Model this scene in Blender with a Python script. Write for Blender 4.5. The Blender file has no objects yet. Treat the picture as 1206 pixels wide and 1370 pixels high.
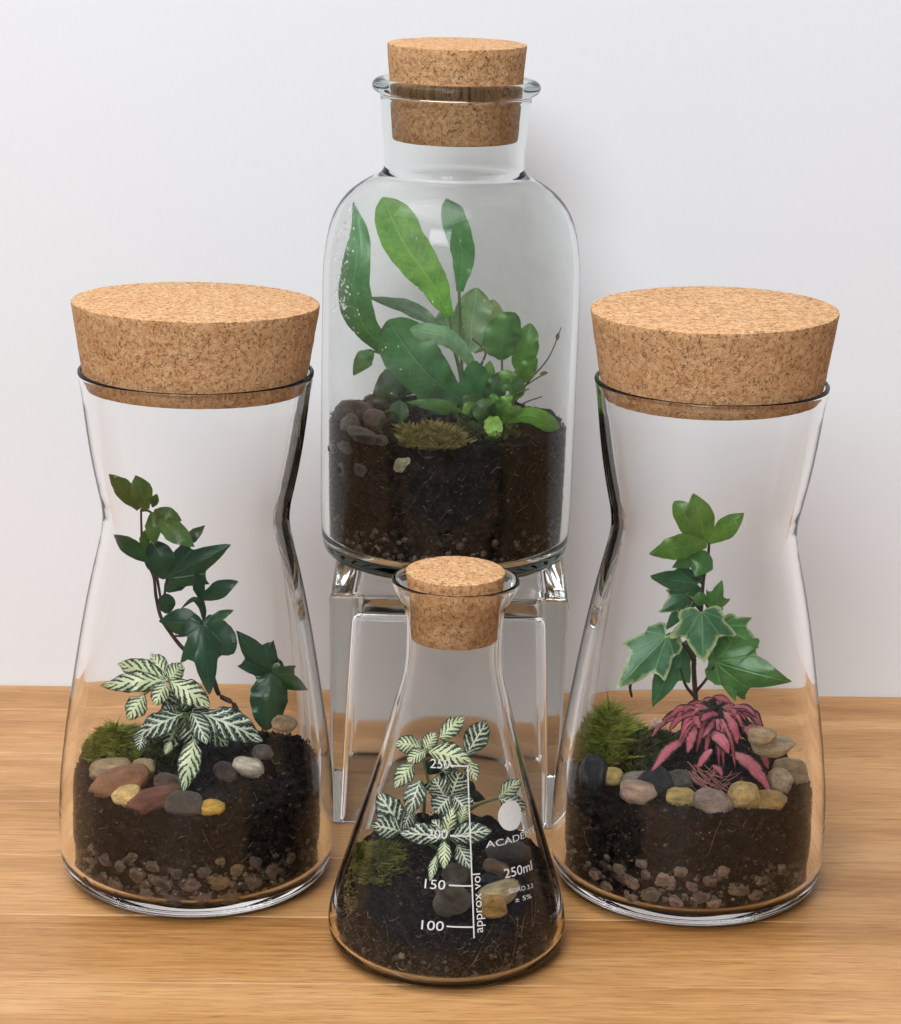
import bpy, bmesh, math, random
import numpy as np
from mathutils import Vector, Matrix, noise as mnoise

random.seed(7)
sc = bpy.context.scene
col = sc.collection
R = math.radians
MM = 0.001

# ------------------------------------------------------------------ camera
W0, H0 = 1206.0, 1370.0                 # size of the photograph, in its pixels
FPX, PITCH, ROLL = 3300.0, R(15.4), R(1.5)
PCX, PCY = 600.0, 685.0
CAM = Vector((0.0, -0.78, 0.372))
_fw = Vector((0, math.cos(PITCH), -math.sin(PITCH)))
_r0 = Vector((1, 0, 0)); _u0 = Vector((0, math.sin(PITCH), math.cos(PITCH)))
_rt = _r0 * math.cos(ROLL) + _u0 * math.sin(ROLL)
_up = -_r0 * math.sin(ROLL) + _u0 * math.cos(ROLL)
cd = bpy.data.cameras.new('camera'); cam = bpy.data.objects.new('camera', cd); col.objects.link(cam)
cd.sensor_fit = 'VERTICAL'; cd.sensor_height = 36.0; cd.lens = 36.0 * FPX / H0
cd.shift_x = (W0 / 2 - PCX) / H0; cd.shift_y = 0.0
cd.clip_start = 0.02; cd.clip_end = 50
m = Matrix.Identity(4)
for i, v in enumerate((_rt, _up, -_fw)):
    for k in range(3): m[k][i] = v[k]
m.translation = CAM
cam.matrix_world = m
sc.camera = cam

# ------------------------------------------------------------------ light and exposure
world = bpy.data.worlds.new('World'); sc.world = world; world.use_nodes = True
bg = world.node_tree.nodes['Background']
bg.inputs[0].default_value = (0.94, 0.96, 1.0, 1); bg.inputs[1].default_value = 0.27
def area(name, loc, target, sx, sy, power, color):
    l = bpy.data.lights.new(name, 'AREA'); l.shape = 'RECTANGLE'; l.size = sx; l.size_y = sy
    l.energy = power; l.color = color
    o = bpy.data.objects.new(name, l); col.objects.link(o); o.location = loc
    d = Vector(target) - Vector(loc); o.rotation_euler = d.to_track_quat('-Z', 'Y').to_euler()
    return o
area('window_light', (-0.38, -1.55, 1.30), (0, 0.15, 0.2), 0.70, 0.70, 24.5, (0.955, 0.98, 1.0))
area('ceiling_panel', (-0.50, -0.38, 2.2), (-0.10, 0.0, 0.0), 2.0, 1.25, 56.0, (0.975, 0.985, 1.0))
sc.view_settings.view_transform = 'Standard'; sc.view_settings.look = 'None'
sc.view_settings.exposure = 0.0; sc.view_settings.gamma = 1.0; sc.view_settings.use_curve_mapping = False
cy = sc.cycles
cy.max_bounces = 28; cy.transmission_bounces = 24; cy.glossy_bounces = 10; cy.diffuse_bounces = 4; cy.transparent_max_bounces = 16
cy.caustics_refractive = True; cy.caustics_reflective = True; cy.blur_glossy = 0.4
cy.sample_clamp_indirect = 20.0; cy.use_denoising = True
try: cy.denoiser = 'OPENIMAGEDENOISE'
except Exception: pass

# ------------------------------------------------------------------ pixel helpers (a pixel gives a direction only)
def ray(px, py): return _fw + _rt * ((px - PCX) / FPX) - _up * ((py - PCY) / FPX)
def at(px, py, Y):
    d = ray(px, py); return CAM + d * ((Y - CAM.y) / d.y)
def mpp(Y): return (Y - CAM.y) / FPX / math.cos(PITCH) * 1.0   # metres per pixel near depth Y

# ------------------------------------------------------------------ object helpers
def tag(o, label=None, cat=None, group=None, kind=None):
    if label: o['label'] = label
    if cat: o['category'] = cat
    if group: o['group'] = group
    if kind: o['kind'] = kind
    return o
def link(name, me, mat=None, parent=None, smooth=True):
    o = bpy.data.objects.new(name, me); col.objects.link(o)
    if mat is not None: me.materials.append(mat)
    if parent is not None: o.parent = parent; o.matrix_parent_inverse = parent.matrix_world.inverted()
    if smooth: me.shade_smooth()
    return o
def empty(name, loc):
    o = bpy.data.objects.new(name, None); col.objects.link(o); o.location = loc
    o.matrix_world = Matrix.Translation(loc); o.empty_display_size = 0.01
    return o
def mesh_from(name, verts, faces, uv=None, edge=None):
    me = bpy.data.meshes.new(name); me.from_pydata([tuple(v) for v in verts], [], faces); me.update()
    for nm, data in (('UVMap', uv), ('Edge', edge)):
        if data is None: continue
        l = me.uv_layers.new(name=nm)
        idx = np.empty(len(me.loops), dtype=np.int32); me.loops.foreach_get('vertex_index', idx)
        l.data.foreach_set('uv', np.asarray(data, dtype=np.float32)[idx].ravel())
    return me

# ------------------------------------------------------------------ node helpers
class X:
    """a socket with arithmetic"""
    def __init__(s, nt, sock): s.nt, s.s = nt, sock
    def _op(s, op, *a, clamp=False):
        n = s.nt.nodes.new('ShaderNodeMath'); n.operation = op; n.use_clamp = clamp
        for i, v in enumerate((s,) + a):
            if isinstance(v, X): s.nt.links.new(v.s, n.inputs[i])
            else: n.inputs[i].default_value = v
        return X(s.nt, n.outputs[0])
    def __add__(s, o): return s._op('ADD', o)
    def __radd__(s, o): return s._op('ADD', o)
    def __sub__(s, o): return s._op('SUBTRACT', o)
    def __rsub__(s, o): return (s * -1.0) + o
    def __mul__(s, o): return s._op('MULTIPLY', o)
    def __rmul__(s, o): return s._op('MULTIPLY', o)
    def __truediv__(s, o): return s._op('DIVIDE', o)
    def abs(s): return s._op('ABSOLUTE')
    def frac(s): return s._op('FRACT')
    def max(s, o): return s._op('MAXIMUM', o)
    def min(s, o): return s._op('MINIMUM', o)
    def pow(s, o): return s._op('POWER', o)
    def atan2(s, o): return s._op('ARCTAN2', o)
    def sqrt(s): return s._op('SQRT')
    def step(s, lo, hi):      # smooth 0..1 between lo and hi
        n = s.nt.nodes.new('ShaderNodeMapRange'); n.interpolation_type = 'SMOOTHSTEP'
        s.nt.links.new(s.s, n.inputs[0])
        for i, v in ((1, lo), (2, hi)):
            if isinstance(v, X): s.nt.links.new(v.s, n.inputs[i])
            else: n.inputs[i].default_value = v
        return X(s.nt, n.outputs[0])
class G:
    def __init__(s, name):
        s.mat = bpy.data.materials.new(name); s.mat.use_nodes = True; s.nt = s.mat.node_tree
        s.nt.nodes.clear(); s.out = s.nt.nodes.new('ShaderNodeOutputMaterial')
    def node(s, t, **kw):
        n = s.nt.nodes.new(t)
        for k, v in kw.items(): setattr(n, k, v)
        return n
    def put(s, sock, v):
        if isinstance(v, X): s.nt.links.new(v.s, sock)
        elif hasattr(v, 'is_linked'): s.nt.links.new(v, sock)
        else:
            if isinstance(v, (tuple, list)) and len(v) == 3 and sock.type == 'RGBA': v = (*v, 1)
            sock.default_value = v
    def coord(s, which='Object'): return s.node('ShaderNodeTexCoord').outputs[which]
    def uv(s, name):
        n = s.node('ShaderNodeUVMap'); n.uv_map = name
        sp = s.node('ShaderNodeSeparateXYZ'); s.nt.links.new(n.outputs[0], sp.inputs[0])
        return X(s.nt, sp.outputs[0]), X(s.nt, sp.outputs[1])
    def mapv(s, v, scale=(1, 1, 1), loc=(0, 0, 0)):
        n = s.node('ShaderNodeMapping'); s.put(n.inputs[0], v); s.put(n.inputs[3], scale); s.put(n.inputs[1], loc)
        return n.outputs[0]
    def vadd(s, a, b):
        n = s.node('ShaderNodeVectorMath'); n.operation = 'ADD'; s.put(n.inputs[0], a); s.put(n.inputs[1], b); return n.outputs[0]
    def vec(s, x, y, z=0.0):
        n = s.node('ShaderNodeCombineXYZ'); s.put(n.inputs[0], x); s.put(n.inputs[1], y); s.put(n.inputs[2], z); return n.outputs[0]
    def noise(s, v, scale, detail=4, rough=0.55, out=0):
        n = s.node('ShaderNodeTexNoise'); s.put(n.inputs['Vector'], v); s.put(n.inputs['Scale'], scale)
        s.put(n.inputs['Detail'], detail); s.put(n.inputs['Roughness'], rough)
        return X(s.nt, n.outputs[out])
    def voro(s, v, scale, feature='F1', out='Distance', rand=1.0):
        n = s.node('ShaderNodeTexVoronoi'); n.feature = feature; s.put(n.inputs['Vector'], v); s.put(n.inputs['Scale'], scale)
        s.put(n.inputs['Randomness'], rand)
        return X(s.nt, n.outputs[out])
    def ramp(s, x, stops, interp='LINEAR'):
        n = s.node('ShaderNodeValToRGB'); s.put(n.inputs[0], x); cr = n.color_ramp; cr.interpolation = interp
        while len(cr.elements) < len(stops): cr.elements.new(0.5)
        for e, (p, c) in zip(cr.elements, stops): e.position = p; e.color = (*c, 1)
        return n.outputs[0]
    def mix(s, f, a, b, blend='MIX'):
        n = s.node('ShaderNodeMix'); n.data_type = 'RGBA'; n.blend_type = blend
        s.put(n.inputs[0], f); s.put(n.inputs[6], a); s.put(n.inputs[7], b); return n.outputs[2]
    def sep(s, c):
        n = s.node('ShaderNodeSeparateColor'); s.put(n.inputs[0], c); return X(s.nt, n.outputs[0])
    def info(s, out): return s.node('ShaderNodeObjectInfo').outputs[out]
    def bump(s, h, strength, dist):
        n = s.node('ShaderNodeBump'); s.put(n.inputs['Height'], h); n.inputs['Strength'].default_value = strength
        n.inputs['Distance'].default_value = dist; return n.outputs[0]
    def bsdf(s, color, rough=0.5, normal=None, **kw):
        n = s.node('ShaderNodeBsdfPrincipled'); s.put(n.inputs['Base Color'], color); s.put(n.inputs['Roughness'], rough)
        if normal is not None: s.put(n.inputs['Normal'], normal)
        for k, v in kw.items(): s.put(n.inputs[k.replace('_', ' ')], v)
        return n.outputs[0]
    def mixsh(s, f, a, b):
        n = s.node('ShaderNodeMixShader'); s.put(n.inputs[0], f); s.put(n.inputs[1], a); s.put(n.inputs[2], b); return n.outputs[0]
    def done(s, sh): s.nt.links.new(sh, s.out.inputs[0]); return s.mat

# ------------------------------------------------------------------ materials
def make_wall():
    g = G('painted_wall'); c = g.coord()
    n = g.noise(c, 260, 3)
    return g.done(g.bsdf((0.79, 0.812, 0.85), 0.75, g.bump(n, 0.12, 0.0006)))
def make_oak():
    g = G('oiled_oak'); c = g.coord(); rnd = X(g.nt, g.info('Random'))
    off = g.vec(rnd * 7.3, rnd * 31.7, rnd * 3.1)
    v = g.vadd(c, off)
    warp = g.noise(g.mapv(v, (2.2, 14, 14)), 1.0, 3)
    sp = g.node('ShaderNodeSeparateXYZ'); g.put(sp.inputs[0], v)
    y = X(g.nt, sp.outputs[1]); x = X(g.nt, sp.outputs[0])
    rings = ((y * 95.0 + warp * 13.0 + x * 3.0)._op('SINE')) * 0.5 + 0.5
    grain = g.noise(g.mapv(v, (26, 420, 420)), 1.0, 5, 0.66)
    pores = g.noise(g.mapv(v, (75, 1700, 1700)), 1.0, 2, 0.5).step(0.58, 0.70)
    broad = g.noise(g.mapv(v, (7.0, 38, 38)), 1.0, 4)
    t = rings * 0.15 + grain * 0.52 + broad * 0.42 + 0.03 + (rnd - 0.5) * 0.14 - 0.05
    base = g.ramp(t, [(0.26, (0.25, 0.105, 0.030)), (0.42, (0.37, 0.178, 0.055)), (0.58, (0.465, 0.242, 0.090)), (0.80, (0.55, 0.325, 0.148))])
    streak = g.noise(g.mapv(v, (58, 980, 980)), 1.0, 3, 0.6)
    base = g.mix(1.0, base, g.ramp(streak, [(0.34, (0.86, 0.82, 0.77)), (0.52, (1.03, 1.03, 1.03)), (0.68, (1.10, 1.12, 1.15))]), 'MULTIPLY')
    colr = g.mix(pores * 0.62, base, (0.17, 0.078, 0.03))
    nb = g.bump(grain * 0.6 - pores * 0.5, 0.18, 0.0005)
    return g.done(g.bsdf(colr, grain * 0.12 + 0.36, nb, Specular_IOR_Level=0.42))
def make_cork():
    g = G('agglomerated_cork'); rnd = X(g.nt, g.info('Random')); c = g.vadd(g.coord(), g.vec(rnd * 3.0, rnd * 5.0, rnd * 2.0))
    w = g.node('ShaderNodeVectorMath'); w.operation = 'SCALE'
    nz = g.node('ShaderNodeTexNoise'); g.put(nz.inputs['Vector'], c); nz.inputs['Scale'].default_value = 420; nz.inputs['Detail'].default_value = 2
    g.put(w.inputs[0], nz.outputs['Color']); w.inputs['Scale'].default_value = 0.0016
    cw = g.vadd(c, w.outputs[0])
    cell = g.node('ShaderNodeTexVoronoi'); g.put(cell.inputs['Vector'], cw); cell.inputs['Scale'].default_value = 1050
    tone = g.sep(cell.outputs['Color'])
    cell2 = g.node('ShaderNodeTexVoronoi'); g.put(cell2.inputs['Vector'], cw); cell2.inputs['Scale'].default_value = 2100
    tone2 = g.sep(cell2.outputs['Color'])
    edge = g.voro(cw, 1050, 'DISTANCE_TO_EDGE')
    fine = g.noise(c, 1900, 3)
    big = g.sep(g.voro(cw, 430, out='Color'))
    t = tone * 0.34 + big * 0.26 + tone2 * 0.22 + fine * 0.24
    base = g.ramp(t, [(0.18, (0.40, 0.190, 0.086)), (0.38, (0.50, 0.268, 0.120)), (0.55, (0.56, 0.322, 0.157)), (0.72, (0.60, 0.368, 0.195)), (0.92, (0.68, 0.455, 0.27))])
    gap = edge.step(0.10, 0.02) * g.noise(c, 640, 2).step(0.47, 0.60)
    pit = g.noise(c, 640, 4, 0.62).step(0.63, 0.69)
    dark = gap.max(pit)
    colr = g.mix(dark * 0.74, base, (0.085, 0.036, 0.017))
    return g.done(g.bsdf(colr, 0.86, g.bump(t * 0.5 - dark * 1.3 + fine * 0.2, 0.55, 0.0007), Specular_IOR_Level=0.2))
def make_glass(name, tint, ior=1.49, soft=0.30, rough=0.0, absorb=None):
    g = G(name)
    fr = g.node('ShaderNodeFresnel'); fr.inputs['IOR'].default_value = ior; f = X(g.nt, fr.outputs[0])
    rf = g.node('ShaderNodeBsdfRefraction'); rf.inputs['Color'].default_value = (*tint, 1); rf.inputs['IOR'].default_value = ior; rf.inputs['Roughness'].default_value = rough
    gl = g.node('ShaderNodeBsdfGlossy'); gl.inputs['Roughness'].default_value = rough; gl.inputs['Color'].default_value = (1, 1, 1, 1)
    if absorb:
        va = g.node('ShaderNodeVolumeAbsorption'); va.inputs['Color'].default_value = (*absorb[1], 1); va.inputs['Density'].default_value = absorb[0]
        g.nt.links.new(va.outputs[0], g.out.inputs['Volume'])
    return g.done(g.mixsh(f * (f * (1 - soft) + soft), rf.outputs[0], gl.outputs[0]))
def make_soil():
    g = G('potting_soil'); c = g.coord()
    a = g.noise(c, 620, 6, 0.72); b = g.noise(c, 120, 4); cellt = g.sep(g.voro(c, 560, out='Color'))
    t = a * 0.62 + b * 0.25 + cellt * 0.24
    base = g.ramp(t, [(0.38, (0.0015, 0.001, 0.0009)), (0.54, (0.009, 0.0056, 0.0044)), (0.66, (0.024, 0.015, 0.0115)), (0.80, (0.075, 0.048, 0.036))])
    return g.done(g.bsdf(base, 0.75, g.bump(a * 0.8 + cellt * 0.5, 1.0, 0.0015), Specular_IOR_Level=0.25))
def make_crumb():
    g = G('soil_crumb'); u, v = g.uv('UVMap'); c = g.coord(); n = g.noise(c, 1300, 3)
    base = g.ramp(u * 0.85 + n * 0.3 - 0.08, [(0.0, (0.002, 0.0013, 0.001)), (0.45, (0.009, 0.0058, 0.0045)), (0.72, (0.032, 0.019, 0.014)), (0.88, (0.085, 0.052, 0.036)), (0.97, (0.30, 0.22, 0.15))])
    return g.done(g.bsdf(base, 0.7, g.bump(n, 0.8, 0.0006), Specular_IOR_Level=0.3))
def make_fibre():
    g = G('root_fibre'); c = g.coord()
    t = g.noise(c, 260, 3)
    return g.done(g.bsdf(g.ramp(t, [(0.35, (0.07, 0.038, 0.022)), (0.55, (0.17, 0.10, 0.06)), (0.75, (0.40, 0.28, 0.18))]), 0.7))
def make_pebble():
    g = G('river_pebble'); rnd = X(g.nt, g.info('Random')); c = g.vadd(g.coord(), g.vec(rnd * 20.0, rnd * 30.0, rnd * 9.0))
    base = g.info('Color')
    n1 = g.noise(c, 1.6, 5, 0.62); n2 = g.noise(g.mapv(c, (0.8, 0.8, 4.5)), 1.0, 4); sp = g.noise(c, 13.0, 4, 0.7); fl = g.voro(c, 16.0).step(0.16, 0.05)
    k = n1 * 0.9 + n2 * 0.5 + sp * 0.55 - 0.42
    colr = g.mix(1.0, base, g.ramp(k, [(0.22, (0.30, 0.25, 0.22)), (0.50, (0.90, 0.88, 0.86)), (0.78, (1.55, 1.5, 1.38))]), 'MULTIPLY')
    dirt = (g.noise(c, 2.6, 5, 0.7)).step(0.56, 0.68)
    colr = g.mix(dirt * 0.42, colr, (0.030, 0.020, 0.014)); colr = g.mix(fl * 0.35, colr, (0.045, 0.035, 0.03))
    return g.done(g.bsdf(colr, sp * 0.3 + 0.25, g.bump(sp * 0.6 + n1, 0.5, 0.06), Specular_IOR_Level=0.45))
def make_moss(name, stops):
    g = G(name); c = g.coord(); u, v = g.uv('UVMap')
    t = g.noise(c, 300, 3) * 0.7 + v * 0.42 + u * 0.25
    stops = [(stops[0][0] - 0.12, (0.040, 0.022, 0.009))] + stops
    p = g.bsdf(g.ramp(t, stops), 0.7)
    tr = g.node('ShaderNodeBsdfTranslucent'); g.put(tr.inputs[0], g.ramp(t, stops))
    return g.done(g.mixsh(0.3, p, tr.outputs[0]))
def leaf_out(g, colr, rough, normal, trans=0.22, under=0.75):
    p = g.bsdf(colr, rough, normal, Specular_IOR_Level=0.45)
    tr = g.node('ShaderNodeBsdfTranslucent'); g.put(tr.inputs[0], g.mix(1.0, colr, (0.85, 1.3, 0.5), 'MULTIPLY'))
    return g.done(g.mixsh(trans, p, tr.outputs[0]))
def make_plain_leaf():
    """strap and oval leaves: object colour, midrib, faint side veins, mottling"""
    g = G('green_leaf'); c = g.coord(); u, v = g.uv('UVMap'); e, _ = g.uv('Edge')
    s = (u - 0.5).abs() * 2.0
    base = g.info('Color')
    n = g.noise(c, 190, 4); fine = g.noise(c, 900, 3)
    mid = s.step(0.06, 0.015)
    lat = ((v * 15.0 - s * 2.4).frac() - 0.5).abs().step(0.07, 0.02) * 0.5
    colr = g.mix(1.0, base, g.ramp(n * 0.75 + fine * 0.3, [(0.3, (0.55, 0.6, 0.55)), (0.52, (1, 1, 1)), (0.75, (1.5, 1.35, 1.1))]), 'MULTIPLY')
    colr = g.mix((mid * 0.45).max(lat * 0.34), colr, g.mix(1.0, base, (1.9, 1.7, 1.6), 'MULTIPLY'))
    colr = g.mix((e + (n - 0.5) * 1.3).step(0.98, 1.2) * 0.55, colr, (0.11, 0.085, 0.025))
    h = n * 0.4 - mid * 0.8 - lat * 0.4
    return leaf_out(g, colr, 0.36, g.bump(h, 0.5, 0.0006))
def make_ivy(name, margin, vein):
    """lobed leaf: veins fan out from the leaf stalk; UVMap holds the flat leaf, Edge.x runs 0 at the heart to 1 at the margin"""
    g = G(name); c = g.coord(); u, v = g.uv('UVMap'); e, _ = g.uv('Edge')
    x = u * 2.0 - 1.0
    base = g.info('Color')
    n = g.noise(c, 170, 4); fine = g.noise(c, 800, 3)
    r = (x * x + v * v).sqrt(); ang = x.atan2(v)
    veins = None
    for a0 in (0.0, 0.62, -0.62, 1.25, -1.25, 1.9, -1.9):
        d = ((ang - a0).abs() * r).step(0.026, 0.006)
        veins = d if veins is None else veins.max(d)
    lat = ((r * 7.5 + ang.abs() * 2.2).frac() - 0.5).abs().step(0.06, 0.02) * 0.35
    colr = g.mix(1.0, base, g.ramp(n * 0.7 + fine * 0.3, [(0.3, (0.6, 0.6, 0.6)), (0.5, (1, 1, 1)), (0.75, (1.55, 1.4, 1.2))]), 'MULTIPLY')
    colr = g.mix((veins * vein).max(lat * vein * 0.6), colr, g.mix(1.0, base, (2.6, 2.1, 1.9), 'MULTIPLY'))
    if margin:
        edge = (e + (n - 0.5) * 0.42 + (fine - 0.5) * 0.2)
        colr = g.mix(edge.step(0.80, 1.0) * margin, colr, (0.50, 0.55, 0.30))
    colr = g.mix((e + (n - 0.5) * 1.3).step(1.0, 1.22) * 0.5, colr, (0.10, 0.075, 0.022))
    h = n * 0.35 - veins * 0.8 - lat * 0.5
    return leaf_out(g, colr, 0.34, g.bump(h, 0.5, 0.0007), 0.16)
def make_fittonia(name, white, green, amount, margin):
    """dark leaf netted with pale branching veins"""
    g = G(name); c = g.coord(); u, v = g.uv('UVMap'); e, _ = g.uv('Edge'); rnd = X(g.nt, g.info('Random'))
    x = u - 0.5; s = x.abs() * 2.0
    wob = g.noise(g.vec(u * 5.0 + rnd * 20.0, v * 6.0, rnd * 9.0), 1.0, 3) - 0.5
    mid = (x.abs() + wob * 0.03).step(0.050, 0.022)
    ph = v * 6.0 - s * 1.7 + wob * 0.7 + x._op('SIGN') * 0.23
    p = (ph.frac() - 0.5).abs(); inv = (s * -1.0 + 1.0).max(0.0)
    w1 = inv * (0.10 + amount * 0.9) + 0.035
    lat = p.step(w1 + 0.06, w1) * s.step(1.0, 0.84)
    q = ((s * 4.4 - p * 2.8 + wob * 0.9 + rnd).frac() - 0.5).abs(); w2 = inv * amount + 0.055
    sec = q.step(w2 + 0.07, w2) * p.step(0.43, 0.33) * s.step(0.98, 0.80)
    pale = mid.max(lat)
    k = pale.max(sec * 0.92)
    n = g.noise(c, 350, 3)
    dark = g.mix(n, green, tuple(q * 2.0 for q in green))
    colr = g.mix(k, dark, g.mix(n, white, tuple(q * 0.72 for q in white)))
    return leaf_out(g, colr, 0.42, g.bump(n * 0.3 - pale * 0.8, 0.6, 0.0007), 0.15)
def make_pink():
    g = G('pink_leaf'); c = g.coord(); u, v = g.uv('UVMap'); rnd = X(g.nt, g.info('Random'))
    s = (u - 0.5).abs() * 2.0; n = g.noise(c, 420, 4); f = g.noise(c, 1500, 3)
    pk = g.ramp(v * 0.55 + n * 0.4 + rnd * 0.35, [(0.10, (0.60, 0.32, 0.27)), (0.38, (0.54, 0.15, 0.18)), (0.7, (0.46, 0.075, 0.125)), (1.0, (0.30, 0.035, 0.075))])
    vein = ((v * 9.0 - s * 1.8 + n * 0.5).frac() - 0.5).abs().step(0.16, 0.04) * 0.45
    pk = g.mix(vein.max(s.step(0.10, 0.03) * 0.6) * 0.55, pk, (0.66, 0.36, 0.33))
    k = (s + (n - 0.5) * 0.8 + (f - 0.5) * 0.4 + (rnd - 0.5) * 0.3).step(0.50, 0.76)
    return leaf_out(g, g.mix(k, pk, (0.030, 0.024, 0.016)), 0.58, g.bump(n - vein, 0.6, 0.0006), 0.12)
def make_stem(name, a, b):
    g = G(name); c = g.coord(); n = g.noise(c, 260, 3)
    return g.done(g.bsdf(g.mix(n, a, b), 0.5))
def make_print():
    g = G('white_enamel_print'); c = g.coord(); n = g.noise(c, 900, 3)
    return g.done(g.bsdf(g.mix(n, (0.52, 0.52, 0.52), (0.66, 0.66, 0.65)), 0.6))

M = dict(crumb=make_crumb(), wall=make_wall(), oak=make_oak(), cork=make_cork(), soil=make_soil(), fibre=make_fibre(), pebble=make_pebble(),
         jar_glass=make_glass('clear_jar_glass', (0.996, 0.998, 0.997)), bottle_glass=make_glass('faint_green_glass', (0.99, 0.996, 0.992), 1.49, 0.20, 0.0, (38.0, (0.46, 0.52, 0.50))),
         flask_glass=make_glass('borosilicate_glass', (0.997, 0.998, 0.996), 1.47), block_glass=make_glass('thick_clear_glass', (0.995, 0.998, 0.996), 1.49, 0.30, 0.07, (4.0, (0.55, 0.62, 0.58))),
         leaf=make_plain_leaf(), ivy=make_ivy('ivy_leaf', 0.0, 0.35), ivy_var=make_ivy('variegated_ivy_leaf', 0.85, 0.55),
         fit_pale=make_fittonia('pale_nerve_leaf', (0.85, 0.93, 0.60), (0.010, 0.028, 0.016), 0.26, 0.95),
         fit_dark=make_fittonia('dark_nerve_leaf', (0.85, 0.92, 0.74), (0.006, 0.022, 0.013), 0.03, 0.97),
         pink=make_pink(), stem=make_stem('brown_stem', (0.030, 0.014, 0.012), (0.075, 0.040, 0.028)),
         gstem=make_stem('green_stem', (0.06, 0.10, 0.03), (0.13, 0.19, 0.06)), pstem=make_stem('pink_stem', (0.26, 0.085, 0.075), (0.46, 0.22, 0.17)),
         moss_green=make_moss('green_moss', [(0.28, (0.030, 0.050, 0.008)), (0.58, (0.16, 0.21, 0.026)), (0.95, (0.38, 0.42, 0.07))]),
         moss_dark=make_moss('dark_moss', [(0.30, (0.010, 0.014, 0.006)), (0.6, (0.055, 0.065, 0.018)), (0.95, (0.17, 0.17, 0.05))]),
         moss_olive=make_moss('olive_moss', [(0.30, (0.012, 0.018, 0.006)), (0.6, (0.075, 0.085, 0.016)), (0.95, (0.30, 0.28, 0.05))]),
         moss_brown=make_moss('brown_moss', [(0.30, (0.050, 0.034, 0.010)), (0.6, (0.17, 0.13, 0.03)), (0.95, (0.42, 0.33, 0.11))]),
         printed=make_print())

# ------------------------------------------------------------------ wall and table
WYAW = math.atan2(0.0156, 0.4055)         # the wall runs slightly askew to the camera
def wall_y(x): return 0.2682 + math.tan(WYAW) * x
def box_mesh(name, x0, x1, y0, y1, z0, z1, bevel=0.0, seg=2):
    bm = bmesh.new(); bmesh.ops.create_cube(bm, size=1.0)
    for v in bm.verts: v.co = Vector(((x0 + x1) / 2 + v.co.x * (x1 - x0), (y0 + y1) / 2 + v.co.y * (y1 - y0), (z0 + z1) / 2 + v.co.z * (z1 - z0)))
    if bevel: bmesh.ops.bevel(bm, geom=bm.edges[:], offset=bevel, segments=seg, affect='EDGES', profile=0.6)
    me = bpy.data.meshes.new(name); bm.to_mesh(me); bm.free(); return me
wall = link('wall', box_mesh('wall', -1.6, 1.6, 0.0, 0.10, -0.6, 1.5), M['wall'], smooth=False)
wall.location = (0, wall_y(0), 0); wall.rotation_euler = (0, 0, WYAW); tag(wall, 'plain white painted wall behind the terrariums', kind='structure')
table = empty('tabletop', (0, 0, 0)); tag(table, 'oiled oak tabletop of glued staves under the terrariums', kind='structure')
table.rotation_euler = (0, 0, WYAW)
stave_w = 0.0525; stave_len = (0.62, 0.84, 0.71, 0.95)
stave_me = {}
ry = wall_y(0) - 0.0005
row = 0
edge_y = ry
rnd = random.Random(3)
while edge_y > -0.20:
    w = 0.031 if row == 0 else stave_w
    x = -0.95 - rnd.random() * 0.35
    while x < 0.95:
        ln = rnd.choice(stave_len); key = (ln, row == 0)
        if key not in stave_me:
            me = box_mesh('stave', 0, ln, -w, 0, -0.027, 0, 0.0006, 1); me.materials.append(M['oak']); stave_me[key] = me
        o = bpy.data.objects.new('stave', stave_me[key]); col.objects.link(o); o.parent = table
        o.location = (x, edge_y, rnd.uniform(-0.00012, 0.0)); x += ln
    edge_y -= w; row += 1
bpy.context.view_layer.update()

# ------------------------------------------------------------------ lathed glass
def pchip(pts, n):
    """dense samples of r(z) through (z, r) points, monotone between them"""
    z = np.array([p[0] for p in pts], float); r = np.array([p[1] for p in pts], float)
    h = np.diff(z); d = np.diff(r) / h; mm = np.zeros(len(z)); mm[0], mm[-1] = d[0], d[-1]
    for i in range(1, len(z) - 1):
        if d[i - 1] * d[i] > 0:
            w1, w2 = 2 * h[i] + h[i - 1], h[i] + 2 * h[i - 1]; mm[i] = (w1 + w2) / (w1 / d[i - 1] + w2 / d[i])
    out = []
    for i in range(len(h)):
        k = max(3, int(n * h[i] / (z[-1] - z[0])))
        for t in np.linspace(0, 1, k, endpoint=False):
            h00 = 2*t**3-3*t**2+1; h10 = t**3-2*t**2+t; h01 = -2*t**3+3*t**2; h11 = t**3-t**2
            out.append((z[i] + t * h[i], h00*r[i] + h10*h[i]*mm[i] + h01*r[i+1] + h11*h[i]*mm[i+1]))
    out.append((z[-1], r[-1])); return out
def lathe(name, prof, seg=144, closed_ends=True):
    """prof: (r, z) list; a point with r=0 is a pole"""
    verts, faces, rings = [], [], []
    for r, z in prof:
        if r < 1e-7: rings.append([len(verts)]); verts.append((0, 0, z))
        else:
            rings.append(list(range(len(verts), len(verts) + seg)))
            for i in range(seg):
                a = 2 * math.pi * i / seg; verts.append((r * math.cos(a), r * math.sin(a), z))
    for A, B in zip(rings, rings[1:]):
        for i in range(seg):
            j = (i + 1) % seg
            if len(A) == 1: faces.append((A[0], B[j], B[i]))
            elif len(B) == 1: faces.append((A[i], A[j], B[0]))
            else: faces.append((A[i], A[j], B[j], B[i]))
    me = mesh_from(name, verts, faces)
    bm = bmesh.new(); bm.from_mesh(me); bmesh.ops.recalc_face_normals(bm, faces=bm.faces[:]); bm.to_mesh(me); bm.free()
    return me
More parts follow.
